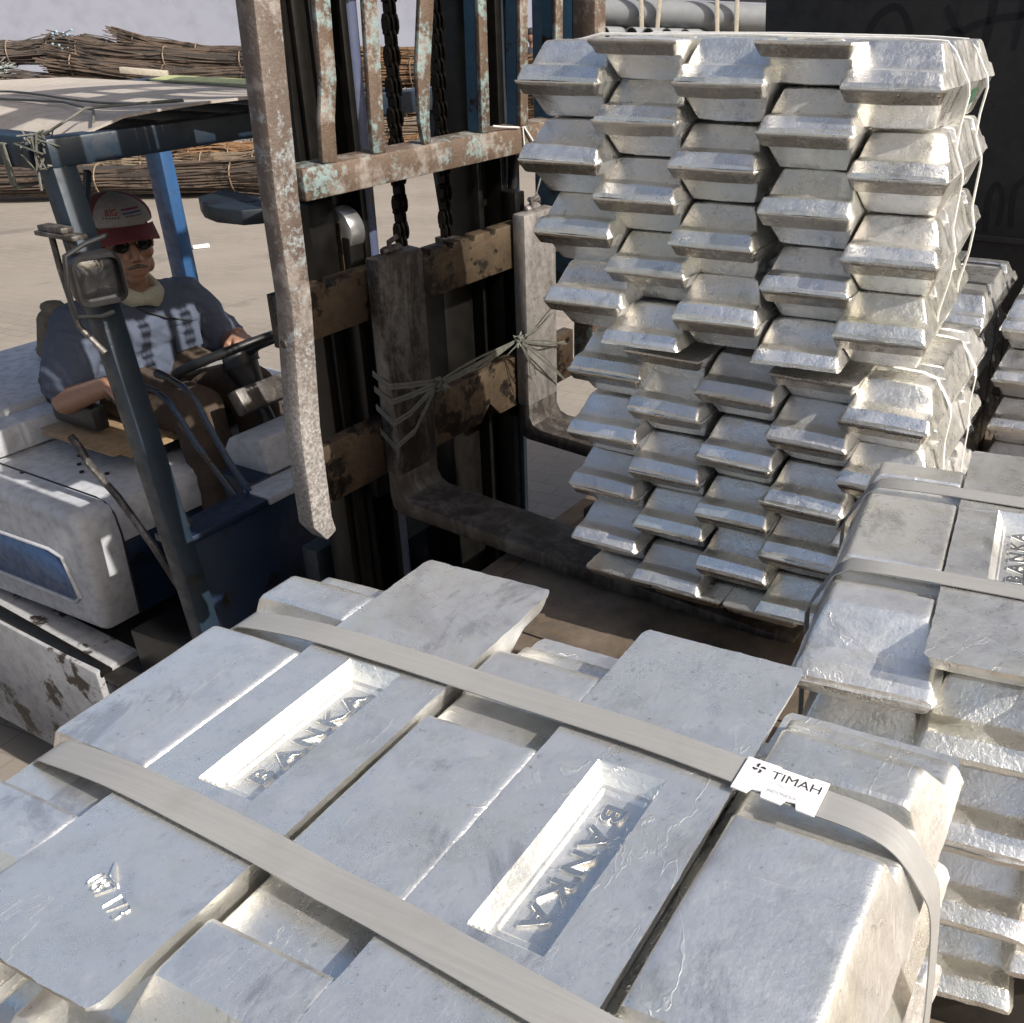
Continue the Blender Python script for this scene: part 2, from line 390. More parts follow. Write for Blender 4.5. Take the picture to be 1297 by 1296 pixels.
m_twine = basic('grey_twine', (.13, .13, .11), .7, 0, .2, 60, .35)
m_cylblue = painted('faded_lilac_blue', (.055, .07, .13), (.14, .10, .06), .40, 9, .5, 0, .4, .2, (.085, .10, .17))
m_lens = basic('dark_lens', (.018, .016, .014), .12)
m_glass = basic('lamp_glass', (.10, .11, .12), .08, .3, 0, 10, .3)
m_reflect = basic('lamp_reflector', (.22, .22, .23), .12, .9, 1.0, 9, .8)
m_paintg = basic('green_paint', (.02, .16, .07), .55, .2, .2, 60, .5)

# ------------------------------------------------------------------ setting: ground, truck bed, far wall
gm = MB(); gm.add([(-160, -60, 0), (160, -60, 0), (160, 200, 0), (-160, 200, 0)], [(0, 1, 2, 3)])
struct(gm.build('ground', m_ground, smooth=False))

YAWF = -.53; FO = Vector((-.653, 2.179, 0)); ZF = 1.293
FM = frame(FO, YAWF)                      # forklift frame: X forward along the forks, Y to its left, Z up
ZB = 1.20
def bedT(v):                               # bed coordinates: along forklift axes, edge at X=.29
    return FM @ Vector(v)
bed = thing('truck_bed', 'worn brown flatbed of the truck the tin ingot stacks stand on', 'truck bed', FM)
for i in range(7):
    w = .62; y0 = -2.9 + i * .9
    b = MB().box2((.335, y0, ZB - .05), (3.4, y0 + .896, ZB)); o = b.build('deck_plate', m_deck, bed, bevel=.003)
b = MB().box2((.27, -2.9, ZB - .14), (.331, 3.4, ZB - .003)); b.build('side_rail', m_deck, bed, bevel=.004)
b = MB()
for y in (-2.4, -1.2, 0, 1.2, 2.4): b.box2((.345, y, ZB - .2), (3.35, y + .08, ZB - .052))
b.box2((.9, -2.88, ZB - .42), (1.0, 3.3, ZB - .202)); b.box2((2.5, -2.88, ZB - .42), (2.6, 3.3, ZB - .202)); b.build('chassis_beam', m_oil, bed)
for x_ in (.62, 2.9):
    for y_ in (-2.2, 2.2):
        b = MB().tube([(x_, y_ - .14, .5), (x_, y_ - .13, .5), (x_, y_ + .13, .5), (x_, y_ + .14, .5)], [.40, .5, .5, .40], 28)
        b.build('wheel', m_rubber, bed)
b = MB()
for x_ in (.62, 2.9): b.box2((x_ - .05, -2.3, .42), (x_ + .05, 2.3, .52)); b.box2((x_ - .04, -2.26, .5), (x_ + .04, -2.18, .77)); b.box2((x_ - .04, 2.18, .5), (x_ + .04, 2.26, .77))
b.build('axle', m_oil, bed)

wl = MB().box2((-45, 22, 0), (40, 22.3, 7.5)); w = wl.build('boundary_wall', m_wall)
tag(w, 'long plain white wall behind the rebar bundles and grey pipes', 'wall')

# dark panel with graffiti, standing at the far side of the bed
pn = thing('steel_container', 'dark steel container wall with black graffiti behind the tall ingot stack', 'container', FM)
MB().box2((.185, 1.6, ZB + .004), (3.3, 2.85, 3.6)).build('container_wall', m_panel, pn, bevel=.004)  # box depth added so its shadow covers the ground beside the bed
MB().box2((.186, 1.588, ZF + .395), (3.3, 1.598, ZF + .41)).build('seam_strip', m_panel, pn)
def graf(pts, w):
    g = MB(); P = []
    pts = [Vector((x_, 1.5985, z_ + ZF)) for x_, z_ in pts]
    for i in range(len(pts) - 1):
        for k in range(6):
            t_ = k / 6; a0 = pts[max(i - 1, 0)]; a1 = pts[i]; a2 = pts[i + 1]; a3 = pts[min(i + 2, len(pts) - 1)]
            P.append(.5 * ((2 * a1) + (-a0 + a2) * t_ + (2 * a0 - 5 * a1 + 4 * a2 - a3) * t_ ** 2 + (-a0 + 3 * a1 - 3 * a2 + a3) * t_ ** 3))
    P.append(pts[-1]); rings = []
    for i, p in enumerate(P):
        d = (P[min(i + 1, len(P) - 1)] - P[max(i - 1, 0)]).normalized(); n_ = Vector((0, 1, 0)).cross(d) * w / 2
        rings.append([p - n_, p + n_, p + n_ + Vector((0, .001, 0)), p - n_ + Vector((0, .001, 0))])
    g.loft(rings); g.build('graffiti', m_graf, pn, smooth=False)
graf([(.52, .90), (.515, .94), (.545, 1.0), (.60, 1.03), (.64, .99), (.655, .93), (.645, .90)], .018)
graf([(.73, .93), (.77, .965), (.80, .955), (.815, .90), (.825, .86)], .02)
graf([(.75, 1.03), (.79, .97), (.84, .985), (.90, 1.0), (1.02, 1.02), (1.1, 1.06)], .018)
graf([(.86, .90), (.875, .98), (.885, 1.12)], .022)
graf([(.935, .42), (.935, .52), (.955, .56), (.975, .52), (.972, .44)], .016)
graf([(1.01, .44), (1.005, .54), (1.035, .575), (1.06, .52), (1.06, .45)], .016)
graf([(.95, .92), (.96, 1.05), (.955, 1.2)], .016)

# ------------------------------------------------------------------ tin ingots
TH, IW, IN, IL, PP = .0592, .1494, .106, .486, .132
HP = [(0, 1.0), (.077, 1.0), (.0803, .97), (.0835, .70), (.131, .69), (.1345, .95), (.138, .985), (.174, .97), (.1785, .94), (.2015, .42), (.2055, .385), (.2265, .37), (.2305, .355), (.2392, .17), (.243, .10)]
def hprof(u):
    for (a, h0), (b, h1) in zip(HP, HP[1:]):
        if u <= b: return (h0 + (h1 - h0) * (u - a) / (b - a)) * TH
    return HP[-1][1] * TH
def ingot_mesh(seed, step=.014, nx=7, recess=True, amp=1.0):
    rnd = random.Random(seed)
    st = set()
    rb = [.0, .0655, .068, .072, .07425, .0765, .07875, .07988, .081, .083] if recess else [0]
    for u in [a for a, _ in HP] + [.0788, .133, .176, .204, .2285, .2412] + rb: st.add(round(u, 4))
    us = sorted(st); full = []
    for a, b in zip(us, us[1:]):
        n = max(1, int(math.ceil((b - a) / step)))
        for k in range(n): full.append(a + (b - a) * k / n)
    full.append(us[-1]); ys = [-u for u in reversed(full[1:])] + full
    bx = [IW / 2 - .004, .055, .042, .031, .0285, .02756, .02663, .02475, .02288, .0210, .0198, .0185, .0170, .0150, .006] if recess else [IW / 2 - .004, .04, .015]
    bxs = bx + [-q for q in reversed(bx)]
    if nx > 12:
        fx = []
        for a, b in zip(bxs, bxs[1:]):
            n = max(1, int(math.ceil(abs(a - b) / .0045))); fx += [a + (b - a) * k / n for k in range(n)]
        bxs = fx + [bxs[-1]]
    def rec(x, y):
        if not recess: return 0
        ax, ay = abs(x), abs(y)
        d1 = min((.0285 - ax) / .0075, (.081 - ay) / .0090)      # sloping pocket wall
        if d1 <= 0: return 0
        z = min(1, d1) * .0140
        d2 = min((.0185 - ax) / .0015, (.068 - ay) / .0025)
        if d2 > 0: z += min(1, d2) * .0030
        return z
    vs = []; fs = []; rings = []
    for y in ys:
        u = abs(y); h = hprof(u); hw0 = IW / 2; endc = max(0, (u - .234) / .009)
        shr = .0045 * endc ** 2
        def hw(z): return hw0 - (IW - IN) / 2 * (z / TH) - shr
        ring = []
        rr = min(.003, h * .4)
        sl = [0, .22, .5, .78, 1.0]
        for f in sl: z = f * (h - rr); ring.append((hw(z), y, z))
        ring.append((hw(h) - rr * .35, y, h - rr * .28))
        for k in range(nx + 1):
            x = (hw(h) - rr * 1.3) * (1 - 2 * k / nx); ring.append((x, y, h + .0008 * (1 - (2 * k / nx - 1) ** 2)))
        ring.append((-hw(h) + rr * .35, y, h - rr * .28))
        for f in reversed(sl): z = f * (h - rr); ring.append((-hw(z), y, z))
        for x in reversed(bxs): ring.append((x * (1 - shr / hw0), y, rec(x, y)))
        rings.append(ring)
    m = MB(); m.loft(rings)
    s = seed * 13.7
    off = Vector((s, s * .37, -s))
    for v in m.v:
        p = v * 1.0; low = noise.noise_vector(p * 9 + off) * .0011 * amp; mid = noise.noise_vector(p * 42 + off) * .0005 * amp
        edge = 0
        if abs(p.z) < .006 and (abs(p.x) > IW / 2 - .006 or abs(p.y) > .234):
            e = noise.noise(p * 26 + off * 2); e2 = noise.noise(p * 90 + off)
            k = (.0013 * e + .0011 * e2) * (1.7 if amp > 1 else 1)
            low += Vector((math.copysign(k, p.x) if abs(p.x) > IW / 2 - .006 else 0, math.copysign(k * 1.3, p.y) if abs(p.y) > .234 else 0, 0))
        v += low + mid
    me = m.mesh('ingot_mesh', smooth=True, ang=30)
    return me
VAR = [ingot_mesh(i + 1, amp=1.6) for i in range(8)]
VARL = [me.copy() for me in VAR]
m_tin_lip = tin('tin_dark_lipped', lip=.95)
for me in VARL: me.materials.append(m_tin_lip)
for i, me in enumerate(VAR): me.materials.append((m_tin, m_tin, m_tin_y, m_tin, m_tin_dk, m_tin, m_tin_y, m_tin)[i])
FLIP = Matrix.Rotation(PI, 4, 'Y'); TURN = Matrix.Rotation(PI, 4, 'Z')
def ingot(M, up, label, group, me=None, rnd=random, jit=(0, 0, 0), yaw=0, turn=False):
    """M: frame; up=True narrow face up. origin is the parting plane centre."""
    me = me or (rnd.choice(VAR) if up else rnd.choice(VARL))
    o = bpy.data.objects.new('tin_ingot', me); COL.objects.link(o)
    L = Matrix.Translation(Vector(jit)) @ Matrix.Rotation(yaw, 4, 'Z')
    if not up: L = L @ FLIP
    if turn: L = L @ TURN
    o.matrix_world = M @ L
    return tag(o, label, 'tin ingot', group)

# tall stack on the forks: two bundles of eight layers by five ingots, measured seat of each pair
UPM = frame((.081, 1.605, 2.263), -.4034, -.0358, .0098)
LOM = frame((.109, 1.608, 1.7665), -.4662, -.0074, .0161)
UPJ = {(1, 0): (-.011, -.003), (1, 2): (-.0086, -.003), (1, 4): (.0077, -.002), (1, 6): (.024, .004), (2, 1): (-.0107, .002), (2, 3): (-.010, .002), (2, 5): (.008, .002), (3, 0): (.0015, .003), (3, 2): (-.014, -.001), (3, 4): (-.0077, -.003), (4, 1): (.0028, -.002), (4, 3): (.0107, .001), (4, 5): (.0115, -.002), (5, 0): (-.0062, .0026), (5, 2): (.0044, 0), (5, 4): (.0082, -.002), (5, 6): (.0029, -.0025)}
LOJ = {(1, 0): (.0087, .003), (1, 2): (-.004, -.002), (1, 4): (-.0048, -.004), (1, 6): (.0002, .002), (2, 1): (-.0063, .003), (2, 3): (-.0073, -.002), (2, 5): (-.0022, 0), (3, 0): (.004, .002), (3, 2): (.004, -.002), (3, 4): (.0007, -.003), (3, 6): (.0042, .003), (4, 1): (.0036, .0017), (4, 3): (.0041, -.003), (4, 5): (-.0055, .002), (5, 0): (-.0042, -.002)}
stack_objs = {}
def bundle(M, J, which, bname, rnd, cols=5, x0=-2, y0=IL / 2, layers=8, yj=.009, grp=None, skip=None):
    for c in range(1, cols + 1):
        for k in range(layers):
            up = (k % 2 == 0) == (c % 2 == 1)
            seam = -k * TH if up else -(k - 1) * TH      # seam plane in frame
            row = k if up else k - 1
            dx, dz = J.get((c, row), (rnd.uniform(-.003, .003), 0))
            if skip and skip(c, k): continue
            key = (c, row)
            r2 = random.Random(c * 101 + row * 7 + len(bname))
            yy = y0 + r2.uniform(-yj, yj) + rnd.uniform(-.006, .006) * (1 if up else 1)
            face = 'narrow face up' if up else 'wide face up'
            lab = f'{face} tin ingot, {COLN[c-1]} from left, {ORD[k]} layer of {bname}'
            o = ingot(M, up, lab, grp or 'tin ingots stacked in ' + bname, rnd=rnd, jit=((c - 1 + x0) * PP + dx, yy, seam + dz), yaw=rnd.uniform(-.024, .024), turn=rnd.random() < .5)
            stack_objs[(which, c, k)] = o
rnd = random.Random(5)
bundle(UPM, UPJ, 'U', "the tall stack's upper bundle", rnd, yj=.012)
bundle(LOM, LOJ, 'L', "the tall stack's lower bundle", rnd, yj=.006)
for i in range(4):
    ingot(LOM, False, f'tin ingot, {COLN[i]} from left in the flat base row of the tall stack', 'base row of the tall stack', rnd=rnd, jit=(-.235 + i * .1505, IL / 2 + rnd.uniform(-.004, .004), -7 * TH - .001), yaw=rnd.uniform(-.005, .005))
# green paint wiped over the side of two ingots of the last column
for k in (1, 3):
    g = MB(); rr = random.Random(k)
    for i in range(9):
        y = .03 + i * .0085 + rr.uniform(-.002, .002); z0 = .012; z1 = .047 - rr.random() * .01
        def sx(z): return (IW / 2 - (IW - IN) / 2 * z / TH) + .0016
        w_ = .0045
        g.add([(sx(z0), y, z0), (sx(z0), y + w_, z0), (sx(z1), y + w_ - .004, z1), (sx(z1), y - .004, z1)], [(0, 1, 2, 3)])
    par = stack_objs[('U', 5, k)]
    for v in g.v: v.x *= -1
    o = g.build('paint_mark', m_paintg, par, smooth=False)
# feet between the forks
for i, yy in enumerate((.19, .42)):
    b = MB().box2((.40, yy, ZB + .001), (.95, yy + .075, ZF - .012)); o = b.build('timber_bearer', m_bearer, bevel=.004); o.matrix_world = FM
    tag(o, ('near' if i == 0 else 'far') + ' dark timber bearer lying under the tall stack between the forks', 'timber')

# cords down the sunlit side of the tall stack
def strap_obj(name, pts, wid, th, mat, M, label, cat, group=None):
    o = MB().ribbon(pts, wid, th).build(name, mat, smooth=True, ang=60); o.matrix_world = M; return tag(o, label, cat, group)
for i, (y, dx) in enumerate(((.118, 0), (.335, 0))):
    P = [(-.36, y, -.05), (-.33, y, .045), (-.25, y, TH + .004), (.0, y, TH + .006), (.25, y, TH + .004), (.305, y, TH + .001), (.318, y, TH - .012), (.342, y, .006), (.3445, y, -.01), (.338, y, -.05), (.336, y, -.085), (.349, y + .004, -.118), (.350, y + .004, -.13), (.345, y + .006, -.2), (.353, y + .01, -.236), (.349, y + .014, -.28), (.338, y + .018, -.335), (.338, y + .022, -.36), (.30, y + .03, -.42)]
    o = MB().tube(P, .0022, 6).build('cord', m_cord); o.matrix_world = UPM
    tag(o, ('nearer' if i == 0 else 'farther') + ' thin white cord round the upper bundle of the tall stack', 'cord')
for i, y in enumerate((.118, .325)):
    P = [(-.345, y, -.05), (-.3, y, .03), (-.2, y, TH + .003), (.1, y, TH + .003), (.29, y, TH * .97), (.312, y, TH * .86), (.328, y, TH * .5), (.343, y, .004), (.3445, y, -.012), (.341, y, -.06), (.345, y, -.115), (.343, y, -.17), (.345, y, -.235), (.343, y, -.35), (.335, y, -.41)]
    strap_obj('strap', P, Vector((0, .012, 0)), .0012, m_cord, LOM, ('nearer' if i == 0 else 'farther') + ' narrow white strap round the lower bundle of the tall stack', 'strap')

# foreground pile
PM = frame((-.368, .485, 1.879), -.4733, .0183, -.0253)
YC = .1535
lett_cache = {}
def lettering(parent, txt='BANKA'):
    """raised cast letters on the recess floor (ingot local: recess opens to -z)"""
    if txt not in lett_cache:
        g = text_mb(txt[0], .027, .0011, .0009, .0006); out = MB()
        n = len(txt)
        for i, ch in enumerate(txt):
            q = text_mb(ch, .0265, .0010, .0006, .0006)
            off = (i - (n - 1) / 2) * .0245
            for v in q.v:
                x, y, z = v; v.x = y * .86; v.y = x * 1.05 + off; v.z = .0162 - z * 1.3
            out.add(q.v, q.f)
        lett_cache[txt] = out.mesh('lettering', smooth=True, ang=60)
        lett_cache[txt].materials.append(m_letter)
        me = lett_cache[txt]
        for v in me.vertices: v.co += noise.noise_vector(v.co * 180) * .00015
    o = bpy.data.objects.new('lettering', lett_cache[txt]); COL.objects.link(o); o.parent = parent; return o
HERO = [ingot_mesh(40 + i, step=.005, nx=22, amp=.6) for i in range(6)]
for me in HERO: me.materials.append(m_tin_hero)
pil = [  # column index, up?, y shift, x shift, label, turned
    (-1, True, .003, .000, 'smooth tin ingot at the far left edge of the foreground pile beside the forklift'),
    (0, False, .011, .000, 'recessed BANKA tin ingot stamped 087 173 on its near end, left one of two'),
    (1, True, -.020, .003, 'smooth tin ingot lying between the two recessed BANKA ingots of the foreground pile'),
    (2, False, -.011, .000, 'recessed BANKA tin ingot right of the smooth middle ingot, lettering upside down'),
    (3, True, -.018, .006, 'smooth tin ingot at the right edge of the foreground pile under the white seal')]
heroes = {}
for i, (c, up, dy, dx, lab) in enumerate(pil):
    o = ingot(PM, up, lab, 'top layer of the foreground pile', me=HERO[i], jit=(c * PP + dx, YC + dy, -TH if up else 0), yaw=(.0, -.008, .0, .0, .004)[i], turn=(c == 2))
    heroes[c] = o
lettering(heroes[0]); lettering(heroes[2])
lb = "the foreground pile"
rnd = random.Random(11)
for c in range(-1, 4):
    for k in range(1, 11):
        outer = c in (-1, 3)
        if not outer and k > 2: continue
        up = (k % 2 == 0) == (c % 2 == 1)
        z = -(k + 1) * TH if up else -k * TH
        face = 'narrow face up' if up else 'wide face up'
        ingot(PM, up, f'{face} tin ingot, {COLN[c+1]} from left, {ORD[k]} layer of {lb}', 'lower layers of the foreground pile', rnd=rnd,
              me=HERO[(k + c) % 5] if k <= 2 else None, jit=(c * PP + rnd.uniform(-.004, .004), YC + rnd.uniform(-.01, .01), z), yaw=rnd.uniform(-.01, .01), turn=rnd.random() < .5)
for i, y in enumerate((-.0, .25)):
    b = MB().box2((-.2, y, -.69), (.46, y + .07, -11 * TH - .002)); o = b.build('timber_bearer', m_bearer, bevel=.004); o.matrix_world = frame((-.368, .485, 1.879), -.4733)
    tag(o, ('near' if i == 0 else 'far') + ' dark timber bearer under the foreground ingot pile', 'timber')
# stamped number on the near end of the left recessed ingot
def on_top(txt, size, cx, cy, ang, z, depth, mat, name, parent, sx=1.0, bold=.0):
    q = text_mb(txt, size, depth, bold)
    c_, s_ = math.cos(ang), math.sin(ang)
    for v in q.v:
        x, y, zz = v.x * sx, v.y, v.z; v.x = cx + x * c_ - y * s_; v.y = cy + x * s_ + y * c_; v.z = z + zz
    Mi = parent.matrix_world.inverted() @ PM
    for v in q.v: v.xyz = Mi @ v
    return q.build(name, mat, parent, smooth=False)
on_top('087 173', .019, .0075, -.0195, R(-16), .0006, .0004, m_stamp, 'stamped_number', heroes[0], .80, -.0005)
# metal splash drip beside the stamp
q = MB(); q.tube([(-.012, .002, .0012), (-.003, -.006, .0016), (.006, -.010, .001)], [.0008, .0026, .0006], 8)
Mi = heroes[0].matrix_world.inverted() @ PM
for v in q.v: v.xyz = Mi @ v
q.build('metal_drip', m_tin_hero, heroes[0])
# flat straps
def fstrap(y, label, P):
    pts = []
    P = [Vector(p) for p in P]
    for i in range(len(P) - 1):
        for k in range(5):
            t_ = k / 5; a0 = P[max(i - 1, 0)]; a1 = P[i]; a2 = P[i + 1]; a3 = P[min(i + 2, len(P) - 1)]
            pts.append(.5 * ((2 * a1) + (-a0 + a2) * t_ + (2 * a0 - 5 * a1 + 4 * a2 - a3) * t_ ** 2 + (-a0 + 3 * a1 - 3 * a2 + a3) * t_ ** 3))
    pts.append(P[-1])
    return strap_obj('strap', pts, Vector((0, .0262, 0)), .0012, m_strap, PM, label, 'strap', 'flat straps round the foreground pile')
s1 = fstrap(.26, 'farther flat grey strap across the foreground pile, carrying the white seal', [(-.205, .262, -.16), (-.2035, .262, -.075), (-.198, .262, -.045), (-.182, .262, -.014), (-.155, .262, -.005), (-.078, .261, .0035), (.0, .260, .005), (.078, .2595, .004), (.13, .2585, .0035), (.184, .257, .0045), (.26, .2545, .0055), (.33, .250, .005), (.385, .2475, .001), (.43, .247, -.002), (.456, .247, -.012), (.474, .247, -.036), (.484, .247, -.062), (.487, .247, -.14), (.487, .247, -.19), (.487, .247, -.4)])
s2 = fstrap(.055, 'nearer flat grey strap across the foreground pile below the BANKA lettering', [(-.205, .066, -.16), (-.2035, .066, -.075), (-.198, .066, -.045), (-.182, .065, -.014), (-.155, .063, -.005), (-.078, .060, .0035), (.0, .056, .005), (.078, .052, .004), (.13, .048, .003), (.184, .044, .0045), (.26, .037, .0055), (.33, .031, .005), (.385, .029, .001), (.43, .028, -.002), (.456, .028, -.012), (.474, .028, -.036), (.484, .028, -.062), (.487, .028, -.14), (.487, .028, -.4)])
# the seal clip on the farther strap
SEALY = .2475
seal = thing('strap_seal', 'white seal clip printed TIMAH on the farther strap', 'seal', PM @ Matrix.Translation((.370, SEALY, .0035)) @ Matrix.Rotation(R(3.0), 4, 'Y'))
pl = MB(); SW, SH = .062, .034
edge = [(-SW / 2, SH / 2), (-SW / 2, -SH / 2), (-.019, -SH / 2), (-.017, -.012), (-.010, -.0115), (-.0085, -SH / 2), (.0065, -SH / 2), (.0085, -.012), (.0155, -.0115), (.0175, -SH / 2), (SW / 2, -SH / 2), (SW / 2, SH / 2), (.02, SH / 2), (.018, .0155), (-.004, .0155), (-.006, SH / 2)]
pl.prism(edge, .0000, .0016, 2); pl.build('clip_plate', m_label, seal, bevel=.0003)
def seal_text(txt, size, x, y, mat, bold=0.0, sx=1):
    q = text_mb(txt, size, .00008, bold)
    for v in q.v: v.x = v.x * sx + x; v.y += y; v.z += .00172
    q.build('print', mat, seal, smooth=False)
seal_text('TIMAH', .0112, .0095, .0065, m_ink_k, 0, 1.12)
seal_text('INDONESIA', .0042, .004, -.0085, basic('grey_print', (.35, .35, .36), .6))
seal_text('TIN', .0034, -.008, -.001, basic('faint_print', (.5, .5, .52), .6)); seal_text('INGOT', .0034, .003, -.001, bpy.data.materials['faint_print'])
q = MB()
for a in range(4):
    M2 = Matrix.Rotation(a * PI / 2, 3, 'Z')
    poly = [(0.0006, .0006), (.0022, .0008), (.0045, .0004), (.0048, .0018), (.0028, .0030), (.0008, .0022)]
    P_ = [M2 @ Vector((x, y, 0)) for x, y in poly]
    q.add([(p.x - .0195, p.y + .0085, .0017) for p in P_] + [(p.x - .0195, p.y + .0085, .00182) for p in P_], [tuple(range(6, 12))] + [(i, (i + 1) % 6, 6 + (i + 1) % 6, 6 + i) for i in range(6)])
q.build('logo', m_ink_k, seal, smooth=False)

# right-hand pile
BM_ = frame((.2758, 1.0481, 1.8192), -.3552, .0233, .0098)
rnd = random.Random(23)
for c in range(3):
    for k in range(8):
        up = (k % 2 == 0) == (c % 2 == 0)
        z = -(k + 1) * TH if up else -k * TH
        face = 'narrow face up' if up else 'wide face up'
        if k == 0: lab = ('smooth-backed tin ingot at the left edge of the strapped right-hand pile', 'tin ingot with recessed lettering on top of the right-hand pile, cut by the frame', 'narrow face up tin ingot, third column of the right-hand pile, top layer')[c]
        else: lab = f'{face} tin ingot, {COLN[c]} from left, {ORD[k]} layer of the right-hand pile'
        o = ingot(BM_, up, lab, 'tin ingots of the right-hand pile', rnd=rnd, me=HERO[(2, 1, 4)[c]] if k == 0 else rnd.choice([VAR[i] for i in (0, 1, 2, 3, 5, 6, 7)]),
                  jit=(c * PP + rnd.uniform(-.003, .003) * (k > 0), rnd.uniform(-.008, .008) * (k > 0), z), yaw=rnd.uniform(-.01, .01) * (k > 0), turn=rnd.random() < .5 and k > 0)
        if k == 0 and c == 1: lettering(o)
for i, y in enumerate((-.17, .1)):
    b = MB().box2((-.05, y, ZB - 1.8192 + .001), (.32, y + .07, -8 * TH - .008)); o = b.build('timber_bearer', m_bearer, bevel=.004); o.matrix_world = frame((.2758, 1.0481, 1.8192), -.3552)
    tag(o, ('near' if i == 0 else 'far') + ' dark timber bearer under the strapped right-hand pile', 'timber')
for i, y in enumerate((.108, -.098)):
    P = [(-.089, y, -.30), (-.090, y, -.18), (-.089, y, -.07), (-.082, y, -.052), (-.06, y, -.012), (-.045, y, .000), (0, y, .002), (.05, y, .0025), (.10, y - .002, .003), (.132, y - .003, .003), (.2, y - .006, .003), (.30, y - .01, .002), (.345, y - .01, -.03), (.348, y - .01, -.3)]
    strap_obj('strap', P, Vector((0, .0255, 0)), .0012, m_strap, BM_, ('nearer', 'farther')[1 - i] + ' flat grey strap across the right-hand pile', 'strap', 'flat straps round the right-hand pile')

# two piles behind the tall stack at the right
m_far = [VAR[i] for i in (0, 1, 3, 4, 5)]
CM_ = frame((.722, 2.223, 1.685), -.45) @ Matrix.Translation((-IW / 2, IL / 2, 0))
DM_ = frame((.722, 2.223, 1.685), -.45) @ Matrix.Translation((.031 + IW / 2, IL / 2 + .0, 0))
rnd = random.Random(31)
for M_, cols, nm in ((CM_, (0, -1), 'the shaded back pile'), (DM_, (0, 1), 'the right-edge back pile')):
    for ci, c in enumerate(cols):
        for k in range(8):
            up = (k % 2 == 0) == (ci % 2 == 0)
            z = -k * TH if up else -(k - 1) * TH
            face = 'narrow face up' if up else 'wide face up'
            ingot(M_, up, f'{face} tin ingot, {ORD[k]} layer, {("front", "inner")[ci]} column of {nm}', 'tin ingots of ' + nm, rnd=rnd, me=rnd.choice(m_far),
                  jit=(c * PP + rnd.uniform(-.003, .003), rnd.uniform(-.008, .008), z), yaw=rnd.uniform(-.012, .012))
    x0, x1 = (-.2, .06) if cols[1] < 0 else (-.06, .2)
    b = MB()
    for y in (-.15, .1): b.box2((x0, y, ZB - 1.685 + .001), (x1, y + .07, -7 * TH - .008))
    o = b.build('timber_bearer', m_bearer, bevel=.004); o.matrix_world = M_
    tag(o, 'dark timber bearers under ' + nm, 'timber')
for i, y in enumerate((-.09, .1)):
    P = [(-.2, y, TH + .004), (0, y, TH + .004), (.045, y, TH + .003), (.062, y, .03), (.078, y, .0), (.081, y, -.06), (.079, y, -.118), (.080, y, -.2), (.079, y, -.4)]
    strap_obj('strap', P, Vector((0, .018, 0)), .0012, m_dstrap, CM_, ('nearer', 'farther')[i] + ' dark strap round the shaded pile behind the tall stack', 'strap')

#@@FORKLIFT
# ------------------------------------------------------------------ forklift
FK = thing('forklift', 'old blue and white forklift with rusty mast, driven by a man in a cap', 'forklift', FM)
def G(v): return (v[0], v[1], v[2] + ZF)                  # forklift local, z measured from the fork heel
_c, _s = math.cos(.07), math.sin(.07)
def MT(v): return (v[0] * _c + v[2] * _s, v[1], -v[0] * _s + v[2] * _c + ZF)   # mast tilted 4 degrees forward
def rough_up(me, amp, scale, seed=0): jag(me, amp, scale, seed); return me
def sub(mb, cuts=2, **k):
    me = mb.mesh('m', bevel=0, smooth=False); bm = bmesh.new(); bm.from_mesh(me)
    bmesh.ops.subdivide_edges(bm, edges=[e for e in bm.edges if e.calc_length() > .06], cuts=cuts, use_grid_fill=True)
    bm.to_mesh(me); bm.free(); return me
# forks
for i, (y0, y1, mat) in enumerate(((0, .134, m_steel_w), (.513, .645, m_shank2))):
    f = MB(); T_ = .037
    rings = []
    yc, hw_ = (y0 + y1) / 2, (y1 - y0) / 2
    prof = [(-T_, .585), (0, .575), (0, .03), (.012, .008), (.035, 0), (.55, -.001), (.98, -.006), (1.03, -.010)]
    back = [(-T_, .585), (-T_, .575), (-T_, -.0), (-T_ * .8, -.032), (-.01, -T_ - .004), (.55, -T_), (.98, -.024), (1.03, -.016)]
    for (xa, za), (xb, zb) in zip(prof[1:], back[1:]):
        tap = 1.0 if xa < .6 else 1 - .35 * ((xa - .6) / .43) ** 2
        h = hw_ * tap
        rings.append([(xa, yc - h, za), (xa, yc + h, za), (xb, yc + h, zb), (xb, yc - h, zb)])
    f.loft(rings, T=MT)
    o = f.build('fork_blade', m_fork, FK, bevel=.005)
    g = MB(); g.box2((-T_ - .003, y0 - .003, .06), (.0015, y1 + .003, .588), T=MT)
    g.beam([(-.03, yc, .585), (-.02, yc, .60)], .06, .02, T=MT)
    me = g.mesh('fork_shank', bevel=.008)
    link('fork_shank', me, mat, FK)
    g = MB(); g.tube([(-.02, yc - .01, .59), (-.02, yc - .01, .612), (-.012, yc + .01, .622)], .006, 8, T=MT); g.build('fork_pin', m_steel_w, FK)
